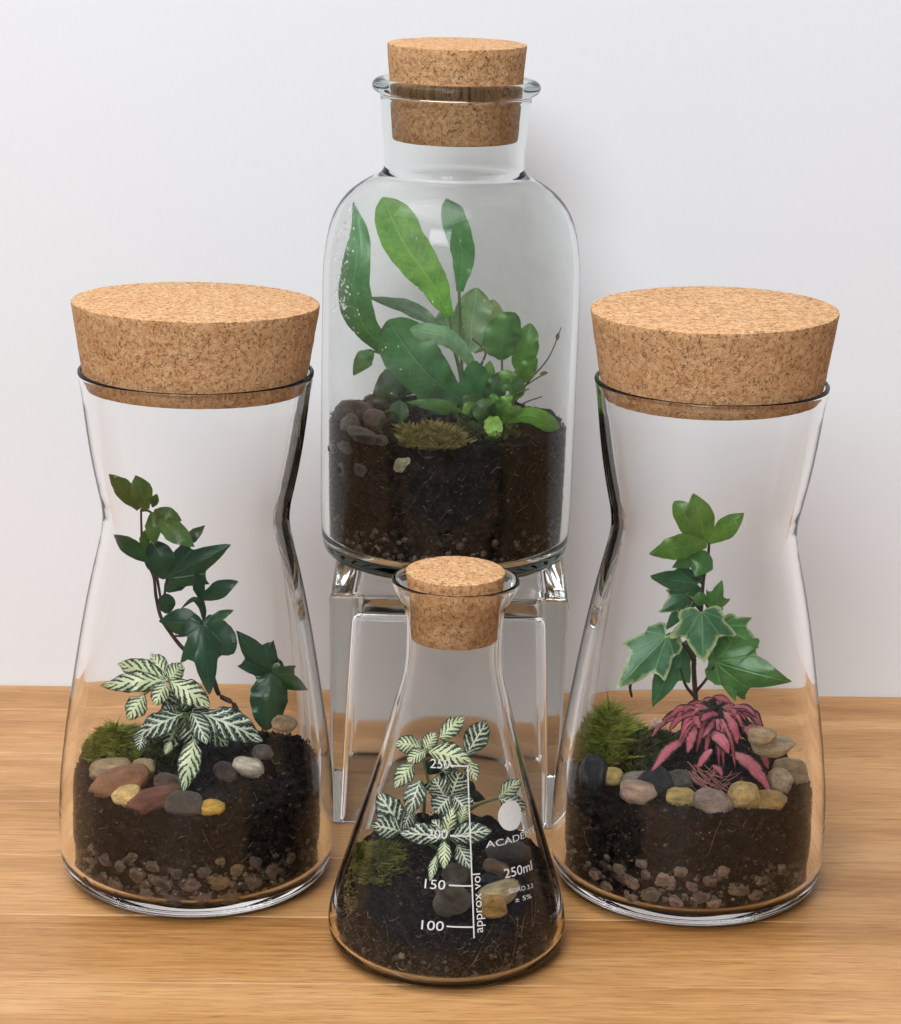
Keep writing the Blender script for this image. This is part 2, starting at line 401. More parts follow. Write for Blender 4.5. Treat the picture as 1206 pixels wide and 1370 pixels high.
class Vessel:
    """outer: (z, r) mm points of the outside above the foot; thick(z) wall thickness mm; floor: inner floor height"""
    def __init__(s, x, y, z, outer, thick, floor, corner, rim):
        s.x, s.y, s.z = x, y, z; s.floor = floor
        s.out = pchip(outer, 150)
        s.oz = [p[0] for p in s.out]; s.orr = [p[1] for p in s.out]
        top = outer[-1][0]
        s.inner = []
        zc = floor + corner
        rc = np.interp(zc, s.oz, s.orr) - thick(zc)
        for k in range(0, 13):
            a = k / 12 * math.pi / 2; s.inner.append((floor + corner * (1 - math.cos(a)), rc - corner * (1 - math.sin(a))))
        for z0, r0 in s.out:
            if z0 > zc + 0.5 and z0 < top - rim * 0.5: s.inner.append((z0, r0 - thick(z0)))
        s.iz = [p[0] for p in s.inner]; s.ir = [p[1] for p in s.inner]; s.rim = rim
    def rin(s, z):  # z in metres, absolute -> metres
        return float(np.interp((z - s.z) / MM, s.iz, s.ir)) * MM
    def rout(s, z): return float(np.interp((z - s.z) / MM, s.oz, s.orr)) * MM
    def mesh(s, name, foot, seg=160):
        """foot: (r, z) points from the pole to the start of the outer profile"""
        p = list(foot) + [(r, z) for z, r in s.out]
        zt, rt = s.out[-1]; ri = s.ir[-1]; zi = s.iz[-1]
        cr, cz = (rt + ri) / 2, zt; hw = (rt - ri) / 2
        for k in range(1, 9):
            a = math.pi * k / 9; p.append((cr + hw * math.cos(a), cz + hw * math.sin(a)))
        p += [(r, z) for z, r in reversed(s.inner)]
        p += [(s.ir[0] * 0.6, s.floor), (0, s.floor)]
        return lathe(name, [(r * MM, z * MM) for r, z in p], seg)
    def inside(s, p, gap=0.0012):
        """pull a point inside the inner wall"""
        dx, dy = p.x - s.x, p.y - s.y; d = math.hypot(dx, dy); lim = s.rin(p.z) - gap
        if d > lim > 0: return Vector((s.x + dx * lim / d, s.y + dy * lim / d, p.z))
        return p
    def hit_wall(s, px, py, back=0.0):
        d = ray(px, py).normalized(); t = 0.5
        while t < 1.4:
            p = CAM + d * t
            if math.hypot(p.x - s.x, p.y - s.y) < s.rin(p.z) - back and p.z > s.z: return p
            t += 0.0002
        return p
    def hit_out(s, px, py):
        d = ray(px, py).normalized(); t = 0.5
        while t < 1.4:
            p = CAM + d * t
            if math.hypot(p.x - s.x, p.y - s.y) < s.rout(p.z) and 0 < p.z - s.z: return p
            t += 0.00005
        return p
    def hit_soil(s, px, py):
        d = ray(px, py).normalized(); t = 0.5
        while t < 1.5:
            p = CAM + d * t
            if math.hypot(p.x - s.x, p.y - s.y) < s.rin(p.z) - 0.001 and p.z < s.h(p.x, p.y): return p
            t += 0.0003
        return s.hit_wall(px, py)

EPS = 0.0003
Vessel.leafy = 1.0
JAR = [(12, 49.9), (20, 50.15), (32.8, 49.8), (52, 47.9), (76, 44.3), (93, 41.5), (109.6, 38.3), (118, 36.4), (126, 34.5), (131, 33.5), (135.5, 33.1), (140, 33.5), (146, 34.7), (154, 36.3), (162.5, 37.7), (174, 39.2), (180.3, 39.9), (185, 40.7), (188, 41.2)]
JAR_FOOT = [(0, 2.6), (20, 2.4), (34, 1.5), (39, 0.4), (41.5, 0.0), (44, 0.5), (46.6, 2.2), (48.6, 5.2), (49.6, 8.8)]
def jar_t(z): return float(np.interp(z, [5, 20, 60, 135, 150, 178, 188], [4.6, 4.4, 3.9, 2.7, 2.3, 1.55, 1.5]))
VL = Vessel(-0.0896, 0.064, EPS, JAR, jar_t, 5.6, 5.5, 1.5)
VR = Vessel(0.0915, 0.068, EPS, JAR, jar_t, 5.6, 5.5, 1.5)
ZB = 0.0932
BOT = [(5, 49.2), (8, 49.7), (30, 50.3), (90, 50.5), (112, 50.4), (121, 49.7), (128, 48.6), (134, 46.9), (139, 44.4), (143, 41.3), (146.4, 37.2), (148.8, 33.2), (150.6, 29.9), (152.0, 28.1), (154.0, 27.3), (158, 27.25), (169, 28.3), (178, 29.0), (181.4, 29.3)]
BOT_FOOT = [(0, 3.2), (25, 3.0), (38, 1.8), (43, 0.5), (45, 0.0), (47, 0.5), (48.4, 2.0), (49.0, 3.6)]
VB = Vessel(-0.0011, 0.172, ZB + 2 * EPS, BOT, lambda z: float(np.interp(z, [5, 100, 140, 150, 160, 182], [2.9, 2.4, 2.2, 2.0, 2.2, 2.6])), 5.0, 5.0, 2.0)
FLK = [(7.5, 41.1), (10, 41.2), (13.5, 40.8), (20.3, 39.2), (28.6, 36.8), (45.2, 31.8), (64.7, 26.0), (80.6, 21.7), (88.7, 19.6), (94, 18.1), (99, 17.0), (103, 16.45), (108, 16.3), (116, 16.4), (120, 16.8), (123, 17.7), (126, 19.3), (129, 20.9), (131.5, 21.6)]
FLK_FOOT = [(0, 1.8), (25, 1.6), (32, 0.5), (34.5, 0.0), (37, 0.6), (39.2, 2.4), (40.6, 4.9)]
VF = Vessel(0.0031, 0.007, EPS, FLK, lambda z: float(np.interp(z, [5, 20, 80, 100, 118, 131], [2.0, 1.7, 1.5, 1.25, 1.2, 1.3])), 2.6, 6.0, 1.5)

def add_vessel(V, name, foot, mat, label, cat, group=None):
    o = link(name, V.mesh(name, foot), mat); o.location = (V.x, V.y, V.z); tag(o, label, cat, group)
    bpy.context.view_layer.update(); return o
jl = add_vessel(VL, 'glass_jar', JAR_FOOT, M['jar_glass'], 'tall waisted clear glass jar holding white-veined nerve plant and trailing dark ivy', 'jar', 'waisted glass jars')
jr = add_vessel(VR, 'glass_jar', JAR_FOOT, M['jar_glass'], 'tall waisted clear glass jar holding pink-leaved plant and upright variegated ivy', 'jar', 'waisted glass jars')
flask = add_vessel(VF, 'conical_flask', FLK_FOOT, M['flask_glass'], 'small conical laboratory flask with white printed volume scale, holding nerve plant', 'flask')
# bottle with a rounded bead round its mouth, one lathed skin
def bottle_mesh():
    p = list(BOT_FOOT) + [(r, z) for z, r in VB.out]
    cz, cr, ra, rb = 184.8, 29.1, 3.4, 2.8
    for k in range(1, 24):
        a = R(-80) + (R(255) - R(-80)) * k / 24
        p.append((cr + ra * math.cos(a), cz + rb * math.sin(a)))
    p += [(r, z) for z, r in reversed(VB.inner) if z < 181]
    p += [(VB.ir[0] * 0.6, VB.floor), (0, VB.floor)]
    return lathe('glass_bottle', [(r * MM, z * MM) for r, z in p], 160)
bottle = link('glass_bottle', bottle_mesh(), M['bottle_glass']); bottle.location = (VB.x, VB.y, VB.z)
tag(bottle, 'round-shouldered glass bottle with thick rolled lip standing on the glass block', 'bottle')

# ------------------------------------------------------------------ glass block under the bottle: thick square vase turned mouth down
def block_mesh():
    def ring(hx, hy, rad, z, n=7):
        out = []
        for sx, sy, a0 in ((1, 1, 0), (-1, 1, 90), (-1, -1, 180), (1, -1, 270)):
            for k in range(n):
                a = R(a0 + 90 * k / (n - 1)); out.append((sx * (hx - rad) + rad * math.cos(a), sy * (hy - rad) + rad * math.sin(a), z))
        return out
    rings = []
    H, B = 45.6, 46.5
    rings.append(ring(43.2, 44.1, 1.4, 0.0)); rings.append(ring(43.9, 44.8, 1.6, 0.6))
    rings.append(ring(44.6, 45.5, 1.8, 30)); rings.append(ring(H, B, 1.9, 91.4)); rings.append(ring(H - 0.3, B - 0.3, 1.8, 92.4)); rings.append(ring(H - 0.9, B - 0.9, 1.6, 93.0)); rings.append(ring(H - 1.8, B - 1.8, 1.4, 93.2))
    nO = len(rings)
    inner = [ring(40.8, 41.7, 3, 0.0), ring(40.4, 41.3, 3, 0.6), ring(39.6, 40.5, 3, 30), ring(37.2, 38.1, 3.2, 80), ring(36.7, 37.6, 3.2, 82.2), ring(35.6, 36.5, 3.0, 83.4), ring(34.2, 35.1, 2.6, 83.8)]
    verts, faces = [], []
    def add(rs):
        ids = []
        for r in rs:
            ids.append(list(range(len(verts), len(verts) + len(r)))); verts.extend(r)
        for A, Bq in zip(ids, ids[1:]):
            n = len(A)
            for i in range(n): faces.append((A[i], A[(i + 1) % n], Bq[(i + 1) % n], Bq[i]))
        return ids
    a = add(rings); faces.append(tuple(a[-1]))
    b = add(inner); faces.append(tuple(reversed(b[-1])))
    n = len(a[0])
    for i in range(n): faces.append((a[0][(i + 1) % n], a[0][i], b[0][i], b[0][(i + 1) % n]))
    me = mesh_from('glass_block', [(x * MM, y * MM, z * MM) for x, y, z in verts], faces)
    bm = bmesh.new(); bm.from_mesh(me); bmesh.ops.recalc_face_normals(bm, faces=bm.faces[:]); bm.to_mesh(me); bm.free()
    return me
block = link('glass_block', block_mesh(), M['block_glass']); block.location = (0.0013, 0.1555, EPS)
block.modifiers.new('edge', 'EDGE_SPLIT').split_angle = R(40)
tag(block, 'hollow thick clear glass block used as a riser beneath the bottle', 'block')

# ------------------------------------------------------------------ cork stoppers
def cork(V, top_r, mid, bot_r, ztop, zbot, label, tilt=(0, 0), off=(0, 0), seed=0):
    """tapered agglomerate stopper; mid is (z, r) on its side; heights in mm above the vessel's base"""
    h = ztop - zbot; prof = [(0, 0), (bot_r * 0.5, 0), (bot_r - 1.0, 0), (bot_r - 0.3, 0.25), (bot_r, 0.9)]
    for k in range(1, 10):
        z = 0.9 + (h - 1.5) * k / 9; prof.append((float(np.interp(z + zbot, [zbot, mid[0], ztop], [bot_r, mid[1], top_r])), z))
    prof += [(top_r - 0.15, h - 0.25), (top_r - 0.7, h), (top_r * 0.6, h), (top_r * 0.3, h), (0, h)]
    me = lathe('cork_stopper', [(r * MM, z * MM) for r, z in prof], 180)
    rg = random.Random(seed)
    for v in me.vertices:      # crumbly outline
        n = mnoise.noise(Vector(v.co) * 420 + Vector((seed * 9.1, 0, 0)))
        d = math.hypot(v.co.x, v.co.y)
        if d > bot_r * 0.8 * MM:
            k = 1 + n * 0.00030 / d; v.co.x *= k; v.co.y *= k
            if n < -0.45: v.co.x *= 1 - 0.0004 / d; v.co.y *= 1 - 0.0004 / d
    o = link('cork_stopper', me, M['cork'])
    o.location = (V.x + off[0] * MM, V.y + off[1] * MM, V.z + zbot * MM); o.rotation_euler = (R(tilt[0]), R(tilt[1]), seed * 1.3)
    m2 = o.modifiers.new('edge', 'EDGE_SPLIT'); m2.split_angle = R(38)
    tag(o, label, 'cork', 'cork stoppers'); return o
cork(VL, 43.1, (189, 39.45), 38.0, 212.7, 182.2, 'wide cork lid on the jar of white-veined nerve plant and trailing ivy', (0, 1.4), (-0.3, 0), 1)
cork(VR, 43.2, (190, 39.45), 38.0, 214.2, 183.2, 'wide cork lid on the jar of pink-leaved plant and variegated ivy', (-0.9, 0.9), (0.2, 0), 2)
cork(VB, 26.8, (186, 25.6), 24.3, 201.0, 164.8, 'tapered cork stopper in the thick-lipped neck of the bottle', (0, 0.4), (0, 0), 3)
cork(VF, 16.8, (121, 15.05), 14.6, 135.0, 111.5, 'small speckled cork stopper in the flared mouth of the conical flask', (0.5, 0.3), (0, 0), 4)

# ------------------------------------------------------------------ soil
def gs(dx, dy, s): return math.exp(-(dx * dx + dy * dy) / (2 * s * s))
def nz(x, y, f, s=0.0): return mnoise.noise(Vector((x * f + s, y * f - s, s)))
def h_left(x, y):
    dx, dy = (x - VL.x) / MM, (y - VL.y) / MM
    return (39.5 + 9.0 * gs(dx - 33, dy - 8, 13) + 5.5 * gs(dx + 36, dy - 6, 15) + 3.5 * gs(dx + 2, dy - 10, 15) + 1.6 * nz(dx, dy, 0.09, 3) + 1.5 * nz(dx, dy, 0.25, 5)) * MM
def h_right(x, y):
    dx, dy = (x - VR.x) / MM, (y - VR.y) / MM
    return (41.5 + 20 * gs(dx - 6, dy - 3, 11.5) + 12 * gs(dx + 29, dy - 9, 11) + 1.4 * nz(dx, dy, 0.09, 9) + 1.5 * nz(dx, dy, 0.25, 4) + 1.5 * gs(dx, dy + 42, 20)) * MM
def h_bottle(x, y):
    dx, dy = (x - VB.x) / MM, (y - VB.y) / MM
    return VB.z + (53.5 + 2.5 * gs(dx + 34, dy, 16) + 3 * gs(dx - 8, dy - 5, 15) + 1.6 * nz(dx, dy, 0.08, 6) + 1.5 * nz(dx, dy, 0.22, 2)) * MM
def h_flask(x, y):
    dx, dy = (x - VF.x) / MM, (y - VF.y) / MM
    return (29.0 + dy * 0.20 + 6 * gs(dx + 24, dy + 5, 10) + 4 * gs(dx - 22, dy - 6, 11) + 1.2 * nz(dx, dy, 0.12, 8) + 1.5 * nz(dx, dy, 0.3, 1)) * MM
VL.h, VR.h, VB.h, VF.h = h_left, h_right, h_bottle, h_flask

def tube_into(verts, faces, pts, r0, r1, sides=5):
    n0 = len(verts); n = len(pts)
    for i, p in enumerate(pts):
        t = (pts[min(i + 1, n - 1)] - pts[max(i - 1, 0)]).normalized()
        a = t.orthogonal().normalized(); b = t.cross(a); r = r0 + (r1 - r0) * i / max(1, n - 1)
        for k in range(sides):
            q = 2 * math.pi * k / sides; verts.append(p + a * (r * math.cos(q)) + b * (r * math.sin(q)))
    for i in range(n - 1):
        for k in range(sides):
            k2 = (k + 1) % sides
            faces.append((n0 + i * sides + k, n0 + i * sides + k2, n0 + (i + 1) * sides + k2, n0 + (i + 1) * sides + k))
    faces.append(tuple(n0 + k for k in reversed(range(sides)))); faces.append(tuple(n0 + (n - 1) * sides + k for k in range(sides)))
def crs(pts, n):
    """Catmull-Rom through pts, n+1 samples"""
    P = [pts[0] * 2 - pts[1]] + list(pts) + [pts[-1] * 2 - pts[-2]]
    out = []
    for i in range(n + 1):
        u = i / n * (len(pts) - 1); k = min(int(u), len(pts) - 2); t = u - k
        a, b, c, d = P[k], P[k + 1], P[k + 2], P[k + 3]
        out.append(0.5 * ((2 * b) + (c - a) * t + (2 * a - 5 * b + 4 * c - d) * t * t + (3 * b - a - 3 * c + d) * t ** 3))
    return out
def soil(V, label, seed, crumbs=1500, fibres=260, inset=0.0011, tuft=1.0):
    seg, nv, nr = 300, 50, 44
    verts, faces = [], []
    zf = V.z + V.floor * MM + 0.0003
    rows = []
    for j in range(nv + 1):
        rowv = []
        for i in range(seg):
            a = 2 * math.pi * i / seg; ca, sa = math.cos(a), math.sin(a)
            rt = V.rin(zf + 0.03) - inset
            ztop = V.h(V.x + ca * rt, V.y + sa * rt)
            s = j / nv; s = s ** 1.25
            z = zf + (ztop - zf) * s
            r = V.rin(z) - inset if j else V.rin(zf + 0.0004) - inset - 0.002
            q = Vector((ca * 60, sa * 60, z / MM)) ; q2 = q * (r / 0.06)
            nn = mnoise.noise(q2 * 0.35 + Vector((seed, 0, 0))) * 0.55 + mnoise.noise(q2 * 0.9) * 0.35
            r += min(0.0006, nn * 0.0020 - max(0.0, mnoise.noise(q2 * 0.11 + Vector((0, seed, 0))) - 0.15) * 0.006)
            rowv.append(len(verts)); verts.append((V.x + ca * r, V.y + sa * r, z))
        rows.append(rowv)
    for k in range(1, nr):
        rowv = []
        for i in range(seg):
            a = 2 * math.pi * i / seg
            rt = (math.hypot(verts[rows[nv][i]][0] - V.x, verts[rows[nv][i]][1] - V.y)) * (1 - k / nr)
            x, y = V.x + math.cos(a) * rt, V.y + math.sin(a) * rt
            z = V.h(x, y) + (mnoise.noise(Vector((x, y, 0)) * 600) * 0.45 + mnoise.noise(Vector((x, y, 3)) * 1500) * 0.5) * MM
            rowv.append(len(verts)); verts.append((x, y, z))
        rows.append(rowv)
    for A, B in zip(rows, rows[1:]):
        for i in range(seg):
            j = (i + 1) % seg; faces.append((A[i], A[j], B[j], B[i]))
    faces.append(tuple(rows[-1])); faces.append(tuple(reversed(rows[0])))
    o = link('soil', mesh_from('soil', verts, faces), M['soil']); tag(o, label, 'soil', None, 'stuff')
    bpy.context.view_layer.update()
    rg = random.Random(seed)
    # crumbs of soil against the glass and over the top
    verts, faces, cuv = [], [], []
    base = [Vector(v) for v in ((1, 0, 0), (-1, 0, 0), (0, 1, 0), (0, -1, 0), (0, 0, 1), (0, 0, -1))]
    tri = [(0, 2, 4), (2, 1, 4), (1, 3, 4), (3, 0, 4), (2, 0, 5), (1, 2, 5), (3, 1, 5), (0, 3, 5)]
    for _ in range(crumbs):
        a = rg.uniform(0, 2 * math.pi); sz = rg.choice((0.25, 0.3, 0.4, 0.5, 0.65, 0.9)) * MM * rg.uniform(0.7, 1.2)
        if rg.random() < 0.62:
            sz *= 1.25
            z = zf + 0.002 + (V.h(V.x + math.cos(a) * 0.04, V.y + math.sin(a) * 0.04) - zf - 0.002) * rg.random()
            r = V.rin(z) - sz * 1.02 - 0.0002
            p = Vector((V.x + math.cos(a) * r, V.y + math.sin(a) * r, z))
        else:
            r = (V.rin(zf + 0.03) - 0.003) * math.sqrt(rg.random()); x, y = V.x + math.cos(a) * r, V.y + math.sin(a) * r
            p = Vector((x, y, V.h(x, y) + sz * 0.5))
        n0 = len(verts)
        cu = rg.random(); cuv += [(cu, 0)] * 6
        for b in base: verts.append(p + Vector((b.x * rg.uniform(.5, 1), b.y * rg.uniform(.5, 1), b.z * rg.uniform(.4, 1))) * sz)
        faces += [tuple(n0 + i for i in f) for f in tri]
    c = link('soil_crumbs', mesh_from('soil_crumbs', verts, faces, cuv), M['crumb'], o, smooth=False); c['kind'] = 'stuff'
    # root fibres and bark shreds
    verts, faces = [], []
    for _ in range(fibres):
        a = -math.pi / 2 + rg.gauss(0, 1.0); L = rg.choice((0.8, 1.2, 1.8, 2.5, 3.5, 5.0)) * rg.uniform(0.7, 1.2) * MM * tuft
        d = rg.uniform(-1, 1); tilt = rg.gauss(0, 1.0); pts = []
        if rg.random() < 0.75:
            z0 = zf + 0.002 + (V.h(V.x + math.cos(a) * 0.04, V.y + math.sin(a) * 0.04) - zf - 0.002) * rg.random()
            bend = rg.uniform(-1.8, 1.8)
            for k in range(4):
                t = k / 3 - 0.5; z = max(zf + 0.001, z0 + L * (t * tilt + bend * t * t)); aa = a + L * t / 0.045
                r = V.rin(z) - 0.00055; pts.append(Vector((V.x + math.cos(aa) * r, V.y + math.sin(aa) * r, z)))
        else:
            r = (V.rin(zf + 0.03) - 0.009) * math.sqrt(rg.random()); x, y = V.x + math.cos(a) * r, V.y + math.sin(a) * r
            an = rg.uniform(0, 6.28); bend = rg.uniform(-.5, .5)
            for k in range(4):
                t = (k / 3 - 0.5) * L * 1.3; xx = x + math.cos(an + bend * k) * t; yy = y + math.sin(an + bend * k) * t
                q = V.inside(Vector((xx, yy, V.h(xx, yy) + rg.uniform(0.0005, 0.002)))); pts.append(q)
        w = rg.choice((0.05, 0.06, 0.07, 0.09, 0.12, 0.20)) * MM
        tube_into(verts, faces, crs(pts, 6), w, w * 0.5, 4)
    f = link('root_fibres', mesh_from('root_fibres', verts, faces), M['fibre'], o); f['kind'] = 'stuff'
    return o
soil(VL, 'dark brown potting soil filling the jar of nerve plant and trailing ivy', 11, 7000, 110)
soil(VR, 'dark brown potting soil filling the jar of pink-leaved plant', 12, 7000, 130)
soil(VB, 'deep black soil with root shreds filling the lower bottle', 13, 8000, 260)
soil(VF, 'dark fibrous soil with twig bits in the conical flask', 14, 5000, 280, tuft=1.1)

# ------------------------------------------------------------------ pebbles
ico = bmesh.new(); bmesh.ops.create_icosphere(ico, subdivisions=3, radius=1.0)
ICO_V = [v.co.copy() for v in ico.verts]; ICO_F = [tuple(v.index for v in f.verts) for f in ico.faces]; ico.free()
PEB = {}
def pebble_mesh(kind):
    if kind not in PEB:
        rg = random.Random(kind * 17 + 3); off = Vector((kind * 7.7, kind * 3.1, 0)); vs = []
        for v in ICO_V:
            n = mnoise.noise(v * 0.9 + off) * 0.34 + mnoise.noise(v * 2.3 + off) * 0.13 + mnoise.noise(v * 5.5 + off) * 0.035
            p = v * (1 + n)
            p = Vector([math.copysign(abs(q) ** 0.92, q) for q in p]); vs.append(p)
        mx = [max(abs(v[i]) for v in vs) for i in range(3)]
        vs = [Vector((v.x / mx[0], v.y / mx[1], v.z / mx[2])) for v in vs]
        me = mesh_from('pebble', vs, ICO_F); me.materials.append(M['pebble']); me.shade_smooth(); PEB[kind] = me
    return PEB[kind]
pk = 0
def pebble(V, px, py, rx, ry, ang, c, label, group, mode='top', sink=0.35, name='pebble'):
    global pk; pk += 1
    if mode == 'top': p = V.hit_soil(px, py)
    else: p = V.hit_wall(px, py, 0.0004)
    s = mpp(p.y) * (1.12 if mode == 'top' else 1.06); a, b = rx * s, ry * s; dep = (a + b) * 0.48
    d = ray(px, py).normalized()
    if mode == 'top':
        p = p - d * (dep * 0.8)
        for _ in range(60):      # keep it clear of the glass and resting on the soil
            rx_, ry_ = p.x - V.x, p.y - V.y; dd = math.hypot(rx_, ry_) or 1e-6
            gap = math.hypot(a * rx_ / dd, dep * ry_ / dd) + 0.0010
            if dd > V.rin(p.z) - gap: p.x -= rx_ / dd * 0.0004; p.y -= ry_ / dd * 0.0004
            else: break
        p.z = max(p.z, V.h(p.x, p.y) + b * random.Random(pk).uniform(0.15, 0.5))
    else:
        dep = min(a, b) * 0.75; p.z = max(p.z, V.z + V.floor * MM + b * 0.95 + 0.0006)
        lim = V.rin(p.z - b * 0.25); q = Vector((p.x - V.x, p.y - V.y, 0)); q = q.normalized() * lim; p.x, p.y = V.x + q.x, V.y + q.y
        rad = Vector((p.x - V.x, p.y - V.y, 0)).normalized(); p = p - rad * (dep - 0.0003)
    o = bpy.data.objects.new(name, pebble_mesh(pk % 9)); col.objects.link(o)
    o.location = p; o.scale = (a, dep, b)
    facing = math.atan2(p.y - V.y, p.x - V.x) + math.pi / 2 if mode != 'top' else 0.0
    o.rotation_euler = (0, R(-ang), facing)
    c = tuple(q * (1.25 if V is VR else 1.0) for q in c); o.color = (*c, 1); tag(o, label, 'pebble', group); return o
TAN, BRN, RED, YEL, GLD = (0.46, 0.33, 0.19), (0.30, 0.135, 0.066), (0.20, 0.075, 0.048), (0.78, 0.56, 0.24), (0.72, 0.45, 0.09)
GRY, WHT, SLT, MAU, OLV, DGR = (0.20, 0.175, 0.15), (0.74, 0.66, 0.53), (0.022, 0.024, 0.03), (0.38, 0.27, 0.21), (0.38, 0.28, 0.10), (0.10, 0.085, 0.070)
gL, gR, gB, gF = 'pebbles on the soil of the nerve plant jar', 'pebbles on the soil of the pink plant jar', 'stones in the bottle', 'stones in the conical flask'
for a in (
    (150, 1030, 31, 14, 6, TAN, 'long tan pebble behind the red-brown one below the green moss'),
    (152, 1053, 38, 20, 22, BRN, 'large orange-brown pebble behind the small yellow one in nerve plant jar'),
    (158, 1074, 19, 16, 20, YEL, 'small knobbly pale yellow pebble touching the dark red one'),
    (194, 1077, 36, 17, 20, RED, 'smooth dark red-brown pebble beside the knobbly yellow one'),
    (192, 1033, 15, 17, 0, TAN, 'upright tan pebble beneath the white-veined leaves'),
    (242, 1081, 25, 16, 0, DGR, 'flat dark grey pebble below the drooping pale nerve leaf'),
    (280, 1081, 19, 13, 14, GLD, 'golden yellow oval pebble alone on the dark soil'),
    (333, 1026, 21, 13, -8, WHT, 'chalky off-white pebble on the soil of nerve plant jar'),
    (300, 1033, 17, 14, 0, (0.10, 0.065, 0.055), 'dull brown pebble next to the chalky off-white one'),
    (351, 1008, 14, 11, 0, GRY, 'small dark grey pebble above the chalky off-white one'),
    (398, 974, 15, 11, 0, TAN, 'tan pebble on the soil mound under the trailing ivy leaves'),
    (306, 1001, 15, 21, 15, (0.05, 0.042, 0.05), 'purplish slate pebble under the long white-veined leaf'),
    (224, 1046, 20, 14, 0, (0.13, 0.08, 0.055), 'brown pebble half hidden behind the drooping pale nerve leaf')):
    pebble(VL, *a, gL)
for i, (x, y, rx, ry) in enumerate(((184, 1170, 13, 12), (215, 1177, 16, 11), (254, 1183, 15, 12), (292, 1179, 18, 13), (336, 1177, 18, 13), (199, 1194, 19, 12), (230, 1201, 18, 10), (268, 1201, 18, 11), (306, 1197, 19, 11), (361, 1164, 13, 13), (122, 1168, 12, 10), (143, 1149, 12, 10), (157, 1182, 14, 11), (345, 1192, 13, 8), (384, 1148, 12, 12), (163, 1158, 9, 8), (236, 1166, 9, 8), (273, 1165, 10, 8), (315, 1163, 11, 9), (205, 1158, 10, 8), (178, 1146, 9, 7), (340, 1152, 10, 8), (128, 1135, 9, 8), (294, 1151, 7, 6))):
    c = ((0.17, 0.125, 0.085), (0.14, 0.105, 0.08), (0.18, 0.12, 0.095), (0.25, 0.165, 0.085), (0.19, 0.13, 0.09))[i % 5]
    pebble(VL, x, y, rx, ry, random.uniform(-20, 20), c, 'dull brown drainage pebble at the bottom of the nerve plant jar', 'drainage pebbles of the nerve plant jar', 'wall')
for a in (
    (789, 1043, 17, 27, 0, SLT, 'upright black slate pebble below the bright moss'),
    (821, 1040, 14, 13, 0, OLV, 'small round olive pebble beside the upright black slate'),
    (852, 1041, 21, 11, 14, GRY, 'flat grey pebble behind the pinkish tan one'),
    (850, 1063, 24, 17, -10, MAU, 'pinkish tan oval pebble left exposed on the soil edge'),
    (878, 1047, 21, 19, 30, SLT, 'black slate pebble under the tip of a pink leaf'),
    (909, 1044, 18, 15, 0, (0.075, 0.08, 0.06), 'dark green-grey pebble behind the olive-yellow one'),
    (915, 1069, 21, 17, 0, OLV, 'olive-yellow pebble beside the mauve grey one'),
    (952, 1072, 27, 17, 0, (0.25, 0.18, 0.15), 'mauve grey oval pebble in front of the pink stems'),
    (995, 1069, 21, 20, 0, (0.44, 0.30, 0.115), 'round yellow-tan pebble beside the mauve grey one'),
    (1037, 1076, 23, 13, 6, (0.38, 0.24, 0.08), 'low yellow-brown pebble beside the round yellow-tan one'),
    (1041, 1047, 16, 19, -15, (0.46, 0.36, 0.24), 'cream pebble at the tip of the long pink leaf'),
    (1037, 992, 18, 13, 0, TAN, 'small tan pebble behind the pink plant'),
    (1062, 1009, 27, 13, 6, (0.46, 0.37, 0.25), 'long cream pebble near the glass beside the pink plant'),
    (1071, 1038, 24, 20, 0, (0.34, 0.25, 0.15), 'broad tan pebble beneath the long cream one'),
    (874, 972, 8, 7, 0, (0.5, 0.33, 0.28), 'tiny pinkish white pebble between moss and pink plant')):
    pebble(VR, *a, gR)
for i, (x, y, rx, ry) in enumerate(((848, 1178, 13, 12), (866, 1168, 8, 8), (890, 1178, 16, 17), (872, 1196, 16, 12), (845, 1197, 11, 9), (939, 1198, 13, 10), (955, 1207, 11, 9), (987, 1188, 16, 11), (815, 1184, 11, 9), (927, 1184, 9, 7), (905, 1204, 12, 8), (1018, 1176, 12, 10), (912, 1166, 10, 8), (950, 1178, 10, 8), (968, 1164, 9, 8), (832, 1162, 10, 8), (860, 1154, 8, 7), (1008, 1196, 12, 8), (800, 1168, 9, 8), (1042, 1160, 10, 9))):
    c = ((0.21, 0.145, 0.11), (0.17, 0.115, 0.09), (0.25, 0.165, 0.13), (0.17, 0.13, 0.08))[i % 4]
    pebble(VR, x, y, rx, ry, random.uniform(-20, 20), c, 'pale brown drainage pebble at the bottom of the pink plant jar', 'drainage pebbles of the pink plant jar', 'wall')
